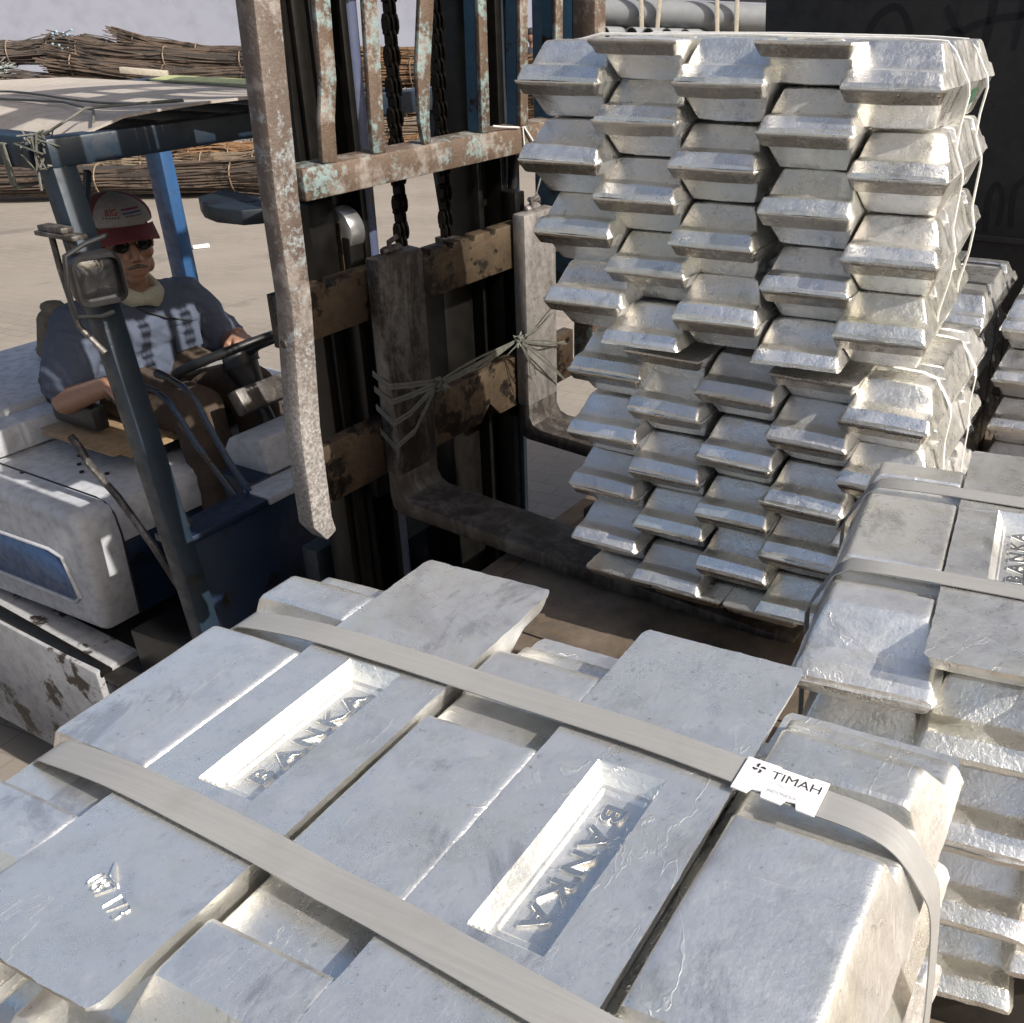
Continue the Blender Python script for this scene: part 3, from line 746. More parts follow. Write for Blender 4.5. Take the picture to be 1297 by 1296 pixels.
# carriage beams with notches
def notched(z0, z1, name, nx):
    ys = [(-.235, z1)]; y = -.2
    poly = [(-.235, z0), (.79, z0), (.79, z1)]
    for yy in (.44, .36, .28, .20, -.10):
        poly += [(yy + .012, z1), (yy + .010, z1 - .014), (yy - .010, z1 - .014), (yy - .012, z1)]
    poly += [(-.235, z1)]
    f = MB(); f.prism(poly, -.078, -.044, 0, T=MT); return f.build(name, m_beam, FK, bevel=.002)
notched(.445, .558, 'upper_carriage_beam', 0)
f = MB(); f.prism([(-.235, .058), (.36, .058), (.40, .10), (.44, .055), (.79, .055), (.79, .2), (-.235, .2)], -.078, -.044, 0, T=MT); f.build('lower_carriage_beam', m_beam, FK, bevel=.003)
for y in (.02, .60): f = MB(); f.box2((-.13, y - .02, -.02), (-.08, y + .02, .62), T=MT); f.build('carriage_plate', m_oil, FK, bevel=.003)
# guide rollers
for y, z in ((.03, .63), (.03, .12), (.60, .12)):
    f = MB(); f.cyl((-.12, y - .028, z), (-.12, y + .012, z), .048, 24, T=MT); f.build('guide_roller', m_silver, FK, bevel=.002)
f = MB(); f.box2((-.20, -.075, .5), (-.11, -.004, .70), T=MT); f.build('roller_housing', m_oil, FK, bevel=.004)
f = MB(); f.box2((-.112, -.002, .535), (-.102, .012, .65), T=MT); f.build('brass_shim', m_beam, FK)
# load backrest: two deep arms, a cross bar and bent vertical bars
br = MB()
A = [(-.025, -.220, .012), (-.025, -.240, .055), (-.025, -.238, .28), (-.025, -.214, .55), (-.025, -.212, .76), (-.025, -.197, 1.1), (-.025, -.197, 1.65)]
br.beam(A, [.034, .056, .056, .052, .058, .060, .06], .05, T=MT)
me = br.mesh('backrest_arm', bevel=.006); rough_up(me, .0025, 14); link('backrest_arm', me, m_rust_pale, FK)
br = MB(); br.beam([(-.035, .854, .045), (-.035, .854, .8), (-.035, .846, 1.65)], .052, .07, T=MT); br.build('backrest_arm', m_rust, FK, bevel=.005)
br = MB(); br.box2((-.205, .832, .3), (-.072, .848, 1.65), T=MT); br.build('side_plate', m_blue_bar, FK, bevel=.003)
br = MB(); br.box2((-.062, -.168, .738), (-.004, .828, .80), T=MT); me = br.mesh('m', bevel=.004)
link('backrest_cross_bar', me, m_rust, FK)
br = MB(); br.box2((-.062, -.150, 1.20), (-.030, .82, 1.25), T=MT); br.build('backrest_cross_bar', m_rust, FK, bevel=.004)  # unseen bar, added above the view to shade the guard's front beam
br = MB(); br.box2((-.062, -.155, 1.585), (-.008, .825, 1.645), T=MT); br.build('backrest_cross_bar', m_rust, FK, bevel=.004)
for (w, pts, m_) in ((.037, ((-.094, .801), (-.088, .88), (-.073, .95), (-.066, 1.1), (-.06, 1.584)), m_rust),
                     (.036, ((.042, .801), (.043, .86), (.055, 1.1), (.06, 1.584)), m_rust),
                     (.037, ((.186, .801), (.182, .85), (.190, .95), (.218, 1.1), (.225, 1.584)), m_rust),
                     (.029, ((.385, .801), (.391, 1.1), (.40, 1.584)), m_rust),
                     (.030, ((.531, .801), (.541, 1.1), (.545, 1.584)), m_rust),
                     (.030, ((.675, .801), (.681, 1.1), (.69, 1.584)), m_rust)):
    f = MB()
    ww = [w] * len(pts)
    if w == .037 and pts[0][0] > .1: ww = [.022, .030, .040, .042, .042]
    f.beam([(-.012, y, z) for y, z in pts], ww, .012, T=MT); f.build('backrest_bar', m_, FK, bevel=.002)
    if pts[0][0] > .3: f = MB(); f.beam([(-.034, y - w / 2 + .004, z) for y, z in pts], .006, .030, T=MT); f.build('bar_flange', m_blue_bar, FK)
f = MB(); f.cyl((-.03, -.246, .468), (-.03, -.228, .468), .016, 12, T=MT); f.cyl((-.03, -.252, .468), (-.03, -.246, .468), .009, 6, T=MT); f.build('bolt', m_steel_w, FK)
# mast rails
for y0, y1, x0, x1, mt in ((-.055, .008, -.21, -.137, m_oil), (.015, .115, -.27, -.135, m_oil), (.50, .612, -.27, -.135, m_oil), (.62, .675, -.21, -.137, m_mast)):
    f = MB()
    f.box2((x0, y0, -1.1), (x1, y0 + .018, 1.7), T=MT); f.box2((x0, y1 - .018, -1.1), (x1, y1, 1.7), T=MT); f.box2((x0 + .06, y0 + .019, -1.1), (x0 + .085, y1 - .019, 1.7), T=MT)
    f.build('mast_rail', mt, FK, bevel=.002)
f = MB(); f.box2((-.262, .385, -1.0), (-.17, .498, .40), T=MT); f.build('mast_plate', m_oil, FK, bevel=.004)
for c1, c2 in (((-.34, .118, -1.02), (-.20, .497, -.88)), ((-.33, .01, 1.56), (-.272, .62, 1.66)), ((-.33, -.05, -.35), (-.275, .68, -.22))): f = MB(); f.box2(c1, c2, T=MT); f.build('mast_crossmember', m_mast, FK, bevel=.004)
f = MB(); f.cyl((-.21, .165, -.9), (-.21, .165, .5), .035, 20, T=MT); f.cyl((-.21, .185, .5), (-.21, .195, 1.7), .019, 16, T=MT); f.build('lift_cylinder', m_cylblue, FK)
f = MB(); f.cyl((-.31, .44, -.9), (-.31, .44, .40), .034, 20, T=MT); f.build('lift_cylinder', m_oil, FK)
# chains
def chain(y0, y1, x, z0, z1):
    f = MB(); n = int((z1 - z0) / .032)
    for i in range(n):
        z = z0 + (z1 - z0) * i / n; y = y0 + (y1 - y0) * i / n
        for k, dy in enumerate((-.014, -.007, 0, .007, .014)):
            if (i + k) % 2: continue
            ring = []
            for a in range(10):
                t_ = 2 * PI * a / 10; rz = .024 * math.cos(t_); rx = (.0115 if abs(math.cos(t_)) > .3 else .0085) * math.sin(t_)
                ring.append((x + rx, z + rz))
            f.loft([[(p, y + dy - .0028, q) for p, q in ring], [(p, y + dy + .0028, q) for p, q in ring]], T=MT)
        f.cyl((x, y - .02, z + .016), (x, y + .02, z + .016), .0055, 8, T=MT)
    f.build('lift_chain', m_chain, FK, smooth=True)
chain(.268, .325, -.19, .50, 1.7); chain(.430, .462, -.19, .50, 1.7)
f = MB()
for y in (.268, .43): f.box2((-.21, y - .022, .45), (-.16, y + .022, .52), T=MT)
f.build('chain_anchor', m_steel_w, FK, bevel=.003)
# bracket plate with two holes, sticking out at the left of the mast
f = MB(); cy = lambda cx, cy_, r, n=20: [(cx + r * math.cos(2 * PI * k / n), cy_ + r * .8 * math.sin(2 * PI * k / n)) for k in range(n)]
f.prism([(-.33, -.160), (-.28, -.170), (-.22, -.15), (-.17, -.055), (-.40, -.045), (-.38, -.13)], .654, .686, 2, T=MT); f.build('bracket_plate', m_mast, FK, bevel=.003)
for c0 in ((-.315, -.145), (-.28, -.085)):
    f = MB(); f.prism(cy(c0[0], c0[1], .02), .6862, .6872, 2, T=MT); f.build('bracket_hole', m_graf, FK, smooth=False)
# hoses and wires on the mast
for y, zz in ((.645, .55), (.635, .45)):
    f = MB(); f.tube([(-.1, y, 1.6), (-.1, y, .9), (-.11, y + .01, .75), (-.14, y - .03, zz), (-.2, y - .06, zz - .06)], .008, 8, T=MT); f.build('hose', m_black, FK)
f = MB(); f.tube([(-.05, .645, .59), (-.045, .625, .62), (-.04, .640, .66), (-.045, .66, .72), (-.06, .65, .78)], .003, 6, T=MT); f.cyl((-.05, .60, .605), (-.05, .64, .60), .007, 8, T=MT); f.build('release_pin', m_silver, FK)

# chassis ------------------------------------------------------------
X0, Y0, Y1 = -.6, -.22, .88
# front cowl: panel facing the mast, wheel arch and top strip
f = MB(); f.box2((-.64, Y0, -.72), (-.60, Y1, -.18), T=G); f.build('front_cowl', m_dkblue, FK, bevel=.006)
f = MB(); f.box2((-.70, Y0 - .004, -.19), (-.592, .06, -.168), T=G); f.build('cowl_cap', m_dkblue, FK, bevel=.004)
f = MB(); f.box2((-.70, .064, -.19), (-.592, .5, -.166), T=G); f.build('cowl_cap', m_white, FK, bevel=.004)
for ya, yb in ((Y0 - .04, Y0 + .12), (Y1 - .12, Y1 + .04)): f = MB(); f.prism([(-.60, -.50), (-.30, -.56), (-.25, -.72), (-.25, -.80), (-.90, -.80), (-.90, -.52), (-.66, -.50)], ya, yb, 1, T=G); f.build('fender', m_oil, FK, bevel=.008)
f = MB(); f.box2((-1.9, Y0 + .02, -.92), (-.42, Y1 - .02, -.70), T=G); f.box2((-2.4, .0, -.9), (-1.9, .66, -.6), T=G); f.build('chassis', m_oil, FK, bevel=.01)
f = MB(); f.box2((-1.24, Y0 - .10, -.70), (-.54, Y1 + .16, -.68), T=G); me = f.mesh('m', bevel=.004); link('floor_plate', me, m_oilfloor, FK)
f = MB(); f.cyl((-1.9, Y0 - .09, -.60), (-1.0, Y0 - .09, -.675), .02, 10, T=G); f.build('step_rail', m_oil, FK)
# chipped white side box
f = MB(); f.prism([(-2.3, -1.12), (-1.35, -1.12), (-1.01, -.98), (-1.0, -.66), (-2.3, -.60)], -.34, -.20, 1, T=G); f.build('side_box', m_whitechip, FK, bevel=.008)
# wheels
for x_, y_ in ((-.52, Y0 - .01), (-.52, Y1 + .01), (-2.05, Y0 + .12), (-2.05, Y1 - .12)):
    r_ = .30 if x_ > -1 else .24; z_ = r_ - ZF
    f = MB(); f.tube([(x_, y_ - .085, z_), (x_, y_ - .08, z_), (x_, y_ - .06, z_), (x_, y_ + .06, z_), (x_, y_ + .08, z_), (x_, y_ + .085, z_)], [r_ * .6, r_ * .9, r_, r_, r_ * .9, r_ * .6], 32, T=G); o = f.build('wheel', m_rubber, FK)
    f = MB(); f.tube([(x_, y_ - .087, z_), (x_, y_ - .05, z_), (x_, y_ + .05, z_), (x_, y_ + .087, z_)], [r_ * .58, r_ * .45, r_ * .45, r_ * .58], 24, T=G); f.build('rim', m_whitechip, o)
# engine hood: white, rounded near end with blue recessed stripe
def hood_ring(y, inset):
    return [(-1.62, y, -.60), (-1.075 + 0, y, -.595 + inset), (-1.060, y, -.585 + inset), (-1.028, y, -.30), (-1.03, y, -.235 - inset * .5), (-1.042, y, -.211 - inset), (-1.072, y, -.199 - inset), (-1.10, y, -.198 - inset), (-1.62, y, -.198 - inset)]
f = MB(); rg = []
for y, ins, dx in ((Y0 - .035, .05, -.05), (Y0 - .035, .0, 0)): pass
ys = [(Y0 - .03, .030, -.030), (Y0 - .028, .020, -.020), (Y0 - .022, .010, -.010), (Y0 - .012, .003, -.003), (Y0 + .002, 0, 0), (Y0 + .085, 0, 0)]
for y, i_, dx in ys: rg.append([(a + (dx if a > -1.5 else 0), b, c) for a, b, c in hood_ring(y, i_)])
f.loft(rg, T=G); f.build('hood', m_white, FK, bevel=.0, ang=50)
f = MB(); f.loft([[(-1.62, y, -.33), (-1.03, y, -.33), (-1.028, y, -.235), (-1.042, y, -.211), (-1.072, y, -.199), (-1.62, y, -.199)] for y in (Y0 + .088, Y1)], T=G); f.build('hood', m_white, FK, bevel=.003)
f = MB(); f.box2((-1.6, Y0 + .09, -.60), (-1.075, Y1 - .01, -.335), T=G); f.build('engine_bay_panel', m_dkblue, FK, bevel=.006)
f = MB(); f.loft([[(-2.2, y, -.62), (-1.626, y, -.60), (-1.626, y, -.198), (-2.2, y, -.198)] for y in (Y0 - .02, .12)], T=G); f.build('hood', m_white, FK, bevel=.008)
# blue stripe panel on the hood side
f = MB(); f.prism([(-2.0, -.375), (-1.21, -.345), (-1.16, -.36), (-1.135, -.48), (-1.16, -.50), (-2.0, -.525)], Y0 - .0335, Y0 - .028, 1, T=G); f.build('stripe_panel', m_truckblue, FK, bevel=.002)
f = MB(); f.tube([(-2.0, Y0 - .034, -.37), (-1.21, Y0 - .034, -.34), (-1.15, Y0 - .034, -.352), (-1.125, Y0 - .034, -.485), (-1.155, Y0 - .034, -.508), (-2.0, Y0 - .034, -.533)], .006, 8, T=G); f.build('stripe_trim', m_white, FK)
# seam lines across the hood: thin dark gaskets
for P in ([(-1.62, Y0 + .085, -.1965), (-1.10, Y0 + .085, -.1965), (-1.058, Y0 + .085, -.206), (-1.028, Y0 + .085, -.235), (-1.022, Y0 + .085, -.30), (-1.045, Y0 + .085, -.58)],):
    f = MB(); f.tube(P, .0028, 6, T=G); f.build('hood_seam', m_graf, FK)
for x_, y_ in ((-1.30, -.05), (-1.36, -.02), (-1.42, .02), (-1.22, -.02), (-1.46, -.14)):
    f = MB(); f.cyl((x_, y_, -.199), (x_, y_, -.194), .007, 10, T=G); f.build('bolt', m_graf, FK)
# blue trim under the hood front, dark engine bay
f = MB(); f.box2((-1.072, Y0 + .092, -.41), (-1.035, .5, -.335), T=G); f.build('hood_sill', m_dkblue, FK, bevel=.008)
# counterweight steps behind
f = MB(); f.box2((-1.72, Y0 - .02, -.192), (-1.61, Y1, -.105), T=G); f.build('deck_step', m_white, FK, bevel=.008)
f = MB(); f.box2((-2.35, Y0 - .02, -.60), (-1.735, Y1, -.085), T=G); me = f.mesh('m', bevel=.02); link('counterweight', me, m_white, FK)
f = MB(); f.box2((-2.15, .35, -.08), (-1.95, Y1 - .05, -.05), T=G); f.build('counterweight_cap', m_whitechip, FK, bevel=.008)
# overhead guard
Zt = .83
f = MB(); f.beam([(-.585, Y0, -.66), (-.60, Y0, -.3), (-.665, Y0 - .002, Zt - .03)], .056, .06, (0, 1, 0), T=G); f.build('guard_leg', m_guard, FK, bevel=.006)
f = MB(); f.beam([(-.585, Y1 + .12, -.66), (-.60, Y1 + .12, -.3), (-.665, Y1 + .12, Zt - .03)], .05, .06, (0, 1, 0), T=G); f.build('guard_leg', m_guard, FK, bevel=.006)
f = MB(); f.beam([(-1.83, .80, -.1), (-1.80, .80, Zt - .07)], .05, .09, (0, 1, 0), T=G); f.build('guard_leg', m_truckblue, FK, bevel=.006)
f = MB(); f.beam([(-1.86, Y0 + .02, -.1), (-1.84, Y0 + .02, Zt - .07)], .05, .09, (0, 1, 0), T=G); f.build('guard_leg', m_guard, FK, bevel=.006)
f = MB(); f.cyl((-1.2, .20, .60), (-1.2, .17, .30), .012, 8, T=G)
f = MB(); f.box2((-.69, Y0 - .03, Zt - .066), (-.63, Y1 + .15, Zt - .004), T=G); f.build('guard_cross_beam', m_guard, FK, bevel=.006)
f = MB(); f.box2((-1.9, Y0 - .036, Zt - .07), (-.702, Y0 + .03, Zt - .002), T=G); f.build('guard_side_beam', m_guard, FK, bevel=.006)
f = MB(); f.box2((-1.9, Y1 - .036, Zt - .07), (-.702, Y1 + .03, Zt - .002), T=G); f.build('guard_side_beam', m_guard, FK, bevel=.006)
f = MB(); f.box2((-1.90, Y0 + .032, Zt - .07), (-1.83, Y1 - .038, Zt - .003), T=G); f.build('guard_cross_beam', m_guard, FK, bevel=.006)
for k in range(5):
    y = Y0 + .18 + k * .18; f = MB(); f.box2((-1.828, y, Zt - .06), (-.702, y + .03, Zt - .02), T=G); f.build('guard_slat', m_guard, FK, bevel=.003)
f = MB(); f.beam([(-.70, -.135, .74), (-.752, -.165, .56), (-.76, -.168, .3)], .012, .012, T=G); f.build('guard_strut', m_guard, FK)
# headlight on the near leg with its bent wire guard
hl = MB()
hM = Matrix.Translation(G((-.560, Y0 - .045, .540))) @ Matrix.Rotation(R(-14), 4, 'Z') @ Matrix.Rotation(R(6), 4, 'Y') @ Matrix.Scale(.84, 4)
def H(v): return tuple(hM @ Vector(v))
def rrect(w, h, r, x, n=5):
    out = []
    for sx, sy, a0 in ((1, 1, 0), (-1, 1, 90), (-1, -1, 180), (1, -1, 270)):
        for k in range(n + 1):
            a = R(a0 + 90 * k / n); out.append((x, sx * (w / 2 - r) + r * math.cos(a), sy * (h / 2 - r) + r * math.sin(a)))
    return out
hl.loft([rrect(.05, .06, .02, -.075), rrect(.095, .105, .03, -.06), rrect(.125, .135, .03, -.02), rrect(.13, .14, .03, .022), rrect(.122, .132, .028, .03), rrect(.108, .116, .024, .03), rrect(.104, .112, .022, .016)], T=H)
lampo = hl.build('headlight', m_black, FK, ang=50)
q = MB(); q.loft([rrect(.104, .112, .022, .017), rrect(.08, .085, .02, .023), rrect(.03, .03, .01, .026)], T=H); q.build('lens', m_reflect, lampo)
q = MB(); q.tube([H(p) for p in ((.0, .05, .105), (.03, -.02, .10), (.05, -.075, .085), (.055, -.09, .0), (.05, -.085, -.075), (.03, -.02, -.095), (.0, .02, -.10))], .0055, 8); q.build('wire_guard', m_black, lampo)
q = MB(); q.box2((-.70, Y0 - .075, .625), (-.56, Y0 - .038, .635), T=G); q.box2((-.69, Y0 - .07, .636), (-.60, Y0 - .04, .648), T=G); q.build('lamp_bracket', m_steel_w, FK, bevel=.002)
q = MB(); q.tube([G(p) for p in ((-.67, Y0 - .055, .62), (-.665, Y0 - .06, .55), (-.655, Y0 - .062, .42), (-.60, Y0 - .05, .36))], .007, 8); q.tube([G(p) for p in ((-.61, Y0 - .055, .62), (-.58, Y0 - .055, .575))], .01, 8); q.build('lamp_stay', m_steel_w, FK)
# dash, steering column, wheel, levers, seat
f = MB(); f.prism([(-.86, -.16), (-.70, -.16), (-.66, -.70), (-.74, -.70)], .1, .8, 1, T=G); f.build('dash_panel', m_dkblue, FK, bevel=.01)
f = MB(); f.prism([(-.89, -.165), (-.89, -.12), (-.86, -.075), (-.72, -.055), (-.70, -.165)], .16, .70, 1, T=G); f.build('dash_top', m_white, FK, bevel=.012)
cm2 = Matrix.Translation(G((-.86, .33, -.0))) @ Matrix.Rotation(R(-28), 4, 'Y')
def Q(v): return tuple(cm2 @ Vector(v))
f = MB(); f.box((0.02, 0, .01), (.05, .24, .075), T=Q); oo = f.build('column_bracket', m_steel_w, FK, bevel=.006)
for dy in (-.09, 0, .09):
    f = MB(); f.cyl(Q((-.006, dy, .02)), Q((-.01, dy, .02)), .009, 10); f.build('bracket_hole', m_graf, oo)
WC = Vector(G((-1.045, .385, .095))); wn = Vector((-.40, .0, .917)).normalized()
f = MB(); f.tube([WC - wn * .03, WC - wn * .15], [.055, .032], 16); f.tube([WC - wn * .15, WC - wn * .45], .022, 12); f.build('steering_column', m_black, FK)
sw = MB(); u1 = wn.orthogonal().normalized(); u2 = wn.cross(u1); RS = .185
sw.loft([[WC + (u1 * math.cos(a) + u2 * math.sin(a)) * (RS + .0145 * math.cos(b)) + wn * (.0145 * math.sin(b)) for b in [2 * PI * k / 10 for k in range(10)]] for a in [2 * PI * k / 40 for k in range(41)]], cap=False)
swo = sw.build('steering_wheel', m_black, FK)
q = MB()
for a in (R(90), R(210), R(330)): q.tube([WC - wn * .02, WC + (u1 * math.cos(a) + u2 * math.sin(a)) * RS], [.016, .011], 8)
q.build('spoke', m_black, swo)
q = MB(); q.tube([WC - wn * .045, WC - wn * .0, WC + wn * .008], [.06, .052, .03], 20); q.build('hub', m_black, swo)
for P in ([(-.97, .07, .137), (-.922, .07, .132), (-.868, .07, .116), (-.826, .07, .081), (-.80, .07, .021), (-.742, .07, -.089), (-.667, .07, -.189), (-.655, .07, -.30)], [(-1.055, .07, .079), (-.995, .07, .076), (-.95, .07, .053), (-.921, .07, .01), (-.872, .07, -.067), (-.725, .07, -.224), (-.70, .07, -.34)]):
    f = MB(); f.tube(P, .009, 8, T=G); f.build('control_lever', m_leverblue, FK)
    f = MB(); f.caps(G(P[0]), G(P[1]), .013, .010, 10); f.build('lever_knob', m_black, FK)
for P in ([(-1.10, -.15, -.0), (-1.075, -.15, -.02), (-1.05, -.15, -.075), (-.955, -.15, -.155), (-.85, -.15, -.285), (-.78, -.15, -.40)], [(-.78, -.15, .03), (-.731, -.15, -.03), (-.702, -.15, -.082), (-.654, -.15, -.173), (-.63, -.15, -.3)]):
    f = MB(); f.tube(P, .011, 8, T=G); f.build('grab_handle', m_steel_w, FK)
f = MB(); f.box2((-1.68, .09, -.19), (-1.16, .57, -.13), T=G); so = f.build('seat', m_black, FK, bevel=.02)
f = MB(); f.prism([(-1.72, -.14), (-1.66, -.14), (-1.69, -.02), (-1.75, -.02)], .12, .54, 1, T=G); f.build('backrest', m_black, so, bevel=.02)
f = MB(); f.box2((-1.52, .03, -.10), (-1.30, .08, -.02), T=G); f.build('armrest', m_black, so, bevel=.012)

# board on the overhead guard
rb = MB(); nx_, ny_ = 22, 14; vs = []; fs = []
def sheet(u, v, lift=0):
    x = -1.95 + u * 1.27 + .17 * u ** 2 * min(1, v * 2.2); y = -.175 + v * .80
    z = .842 + .014 * math.sin(v * PI * .9) + .022 * math.sin(PI * min(1, v * 1.15)) * u ** 3 - .012 * (1 - v) * math.sin(u * 9)
    if v < .12: z -= .03 * (.12 - v) / .12
    return (x, y, z + lift)
for i in range(nx_ + 1):
    for j in range(ny_ + 1): vs.append(G(sheet(i / nx_, j / ny_)))
for i in range(nx_):
    for j in range(ny_): a = i * (ny_ + 1) + j; fs.append((a, a + 1, a + ny_ + 2, a + ny_ + 1))
n0 = len(vs); vs2 = [(x, y, z - .006) for x, y, z in vs]
rb.add(vs, fs); rb.add(vs2, [tuple(reversed(q)) for q in fs])
for seq in ([i * (ny_ + 1) for i in range(nx_ + 1)], [i * (ny_ + 1) + ny_ for i in range(nx_ + 1)], list(range(ny_ + 1)), [nx_ * (ny_ + 1) + j for j in range(ny_ + 1)]):
    for a, b in zip(seq, seq[1:]): rb.f.append([a, b, b + n0, a + n0])
o = rb.build('roof_board', m_cardb, ang=60); o.matrix_world = FM
tag(o, 'weathered grey-brown board sagging over the forklift overhead guard', 'board')
g = MB(); P = [G(sheet(u, .95 + .02 * math.sin(u * 5), .014)) for u in [i / 20 for i in range(8, 21)]]
g.ribbon(P, Vector((0.02, .055, .008)), .004); o = g.build('yellow_sheet', m_green); o.matrix_world = FM
tag(o, 'yellow-green strip of sheet lying on the forklift roof board', 'sheet')
g = MB()
g.tube([G(sheet(u, .30 + .03 * math.sin(u * 6), .008)) for u in [i / 16 for i in range(17)]], .003, 6)
g.tube([G(sheet(1.0, .07, .012)), G(sheet(.9, .16, .012)), G(sheet(.75, .22, .012)), G(sheet(.4, .17, .012)), G(sheet(0, .16, .012))], .003, 6)
g.tube([G(sheet(.99, .3, .01)), G(sheet(.95, .1, .03)), G((-.66, Y0 - .04, .82)), G((-.665, Y0 - .05, .72))], .003, 6)
o = g.build('cord', m_twine); o.matrix_world = FM; tag(o, 'thin grey cord tied over the forklift roof board', 'cord')
g = MB(); rr = random.Random(3)
for k in range(11):
    p0 = Vector(G((-.66, Y0 - .03, .80))); P = [p0 + Vector((rr.uniform(-.04, .04), rr.uniform(-.035, .03), rr.uniform(-.04, .045))) for _ in range(4)]; g.tube(P, .0022, 5)
for z in (0, .012, .024):
    rg = [(-.79 + z * .6, Y0 - .042, .72), (-.79 + z * .6, Y0 - .042, .81), (-.79 + z * .6, Y0 + .034, .81), (-.79 + z * .6, Y0 + .034, .72), (-.79 + z * .6, Y0 - .042, .715)]; g.tube([G(p) for p in rg], .0035, 6)
o = g.build('cord_knot', m_twine); o.matrix_world = FM; tag(o, 'tangled cord knot at the near front corner of the overhead guard', 'cord')
# cardboard sheet on the seat
g = MB(); g.box2((-1.56, .0, -.128), (-1.10, .33, -.122), T=G); g.box2((-1.50, -.03, -.121), (-1.14, .28, -.115), T=G); o = g.build('seat_cardboard', m_cardbrown, bevel=.001); o.matrix_world = FM
tag(o, 'flattened brown cardboard the driver sits on', 'cardboard')
# twine round the shanks
g = MB()
loops = [[(-.050, -.002, .318), (.004, -.007, .30), (.005, .05, .285), (.006, .134, .266), (.012, .152, .258)],
         [(-.050, -.002, .28), (.004, -.007, .262), (.005, .05, .258), (.006, .137, .256), (.012, .152, .258)],
         [(-.050, -.002, .235), (.004, -.007, .208), (.005, .05, .214), (.006, .137, .252), (.012, .152, .258)],
         [(-.050, -.002, .178), (.004, -.007, .145), (.005, .06, .165), (.006, .137, .245), (.012, .152, .258)]]
for P in loops:
    for dz in (-.004, .004): g.ribbon([(a, b, c + dz) for a, b, c in P], Vector((0, .001, .0065)), .0016, T=MT)
for dz, sg in ((0, 0), (.006, .012), (-.006, -.006), (.002, -.016)):
    g.ribbon([(.012, .15, .258 + dz), (.014, .22, .262 + dz + sg * .5), (.012, .30, .266 + sg), (.010, .38, .270 + sg * .5), (.008, .455, .275)], Vector((.001, -.001, .006)), .002, T=MT)
rr = random.Random(9)
for c0 in ((.012, .152, .258), (.01, .46, .275)):
    for k in range(10):
        P = [Vector(c0) + Vector((rr.uniform(-.006, .012), rr.uniform(-.018, .018), rr.uniform(-.018, .018))) for _ in range(4)]; g.tube(P, .0028, 5, T=MT)
for e in ((.02, .665, .205), (.02, .655, .215), (.03, .640, .11), (.03, .625, .125), (.02, .50, .15), (.02, .52, .16), (.03, .61, .14), (.01, .625, .33), (.01, .618, .31), (.012, .41, .25)):
    m_ = (Vector((.014, .46, .275)) + Vector(e)) / 2 + Vector((.01, 0, rr.uniform(-.01, .012)))
    g.ribbon([(.012, .46, .275), m_, e], Vector((.002, .001, .005)), .0015, T=MT)
o = g.build('plastic_twine', m_twine, ang=60); o.matrix_world = FM; tag(o, 'frayed grey plastic twine tied round both fork shanks', 'twine')
g = MB(); g.tube([(-.0, .515, .80), (.001, .52, .74), (.002, .515, .70)], .002, 5, T=MT); g.tube([(-.0, .52, .80), (.003, .545, .77), (.003, .575, .735)], .003, 5, T=MT); g.tube([(-.0, .50, .80), (.002, .43, .81), (.002, .40, .815)], .002, 5, T=MT)
o = g.build('white_string', m_cord); o.matrix_world = FM; tag(o, 'short white string tied to the backrest cross bar', 'string')

# ------------------------------------------------------------------ driver
DR = thing('person', 'driver in red and white cap and blue-grey shirt seated in the forklift', 'person', FM)
J = {k: Vector(G(v)) for k, v in dict(pel=(-1.52, .33, -.05), sp=(-1.50, .33, .04), ch=(-1.45, .33, .15), nk=(-1.42, .33, .255), hd=(-1.385, .325, .418),
     sR=(-1.455, .145, .185), eR=(-1.415, .03, -.015), wR=(-1.14, .02, .092), sL=(-1.44, .515, .185), eL=(-1.385, .61, .0), wL=(-1.205, .525, .085),
     hR=(-1.50, .24, -.05), kR=(-1.06, .22, -.05), aR=(-1.0, .2, -.60), hL=(-1.50, .42, -.05), kL=(-1.08, .44, -.05), aL=(-.99, .44, -.60)).items()}
HM = Matrix.Translation(J['hd']) @ Matrix.Rotation(R(-18), 4, 'Z') @ Matrix.Rotation(R(2), 4, 'Y') @ Matrix.Scale(1.04, 4)
def HT(v): return tuple(HM @ Vector(v))
b = MB()
b.ball((-.012, 0, .035), (.098, .076, .098), 24, T=HT); b.ball((.022, 0, -.045), (.068, .060, .070), 20, T=HT); b.ball((.055, 0, -.095), (.030, .032, .022), 14, T=HT)
b.ball((.045, 0, .03), (.050, .062, .055), 16, T=HT)
b.caps((.088, 0, .012), (.110, 0, -.028), .0085, .012, 10, T=HT); b.ball((.100, .013, -.036), (.011, .009, .008), 8, T=HT); b.ball((.100, -.013, -.036), (.011, .009, .008), 8, T=HT)
for s in (-1, 1):
    b.caps((.082, s * .014, .030), (.070, s * .050, .028), .011, .010, 8, T=HT)
    b.ball((.058, s * .042, -.022), (.028, .022, .024), 12, T=HT); b.ball((.072, s * .031, .004), (.013, .017, .011), 10, T=HT)
    b.ball((-.012, s * .080, -.004), (.022, .008, .032), 10, T=HT); b.ball((.030, s * .045, -.065), (.03, .02, .03), 10, T=HT)
b.caps((.083, -.020, -.068), (.083, .020, -.068), .0085, .0085, 8, T=HT); b.caps((.082, -.016, -.080), (.082, .016, -.080), .009, .009, 8, T=HT); b.ball((.082, 0, -.056), (.014, .024, .01), 10, T=HT)
b.caps(J['hd'] + Vector((-.03, 0, -.08)), J['nk'] + Vector((0, 0, -.03)), .058, .062, 16)
b.caps(J['nk'] + Vector((0, -.03, -.05)), J['nk'] + Vector((0, .03, -.05)), .06, .06, 14)
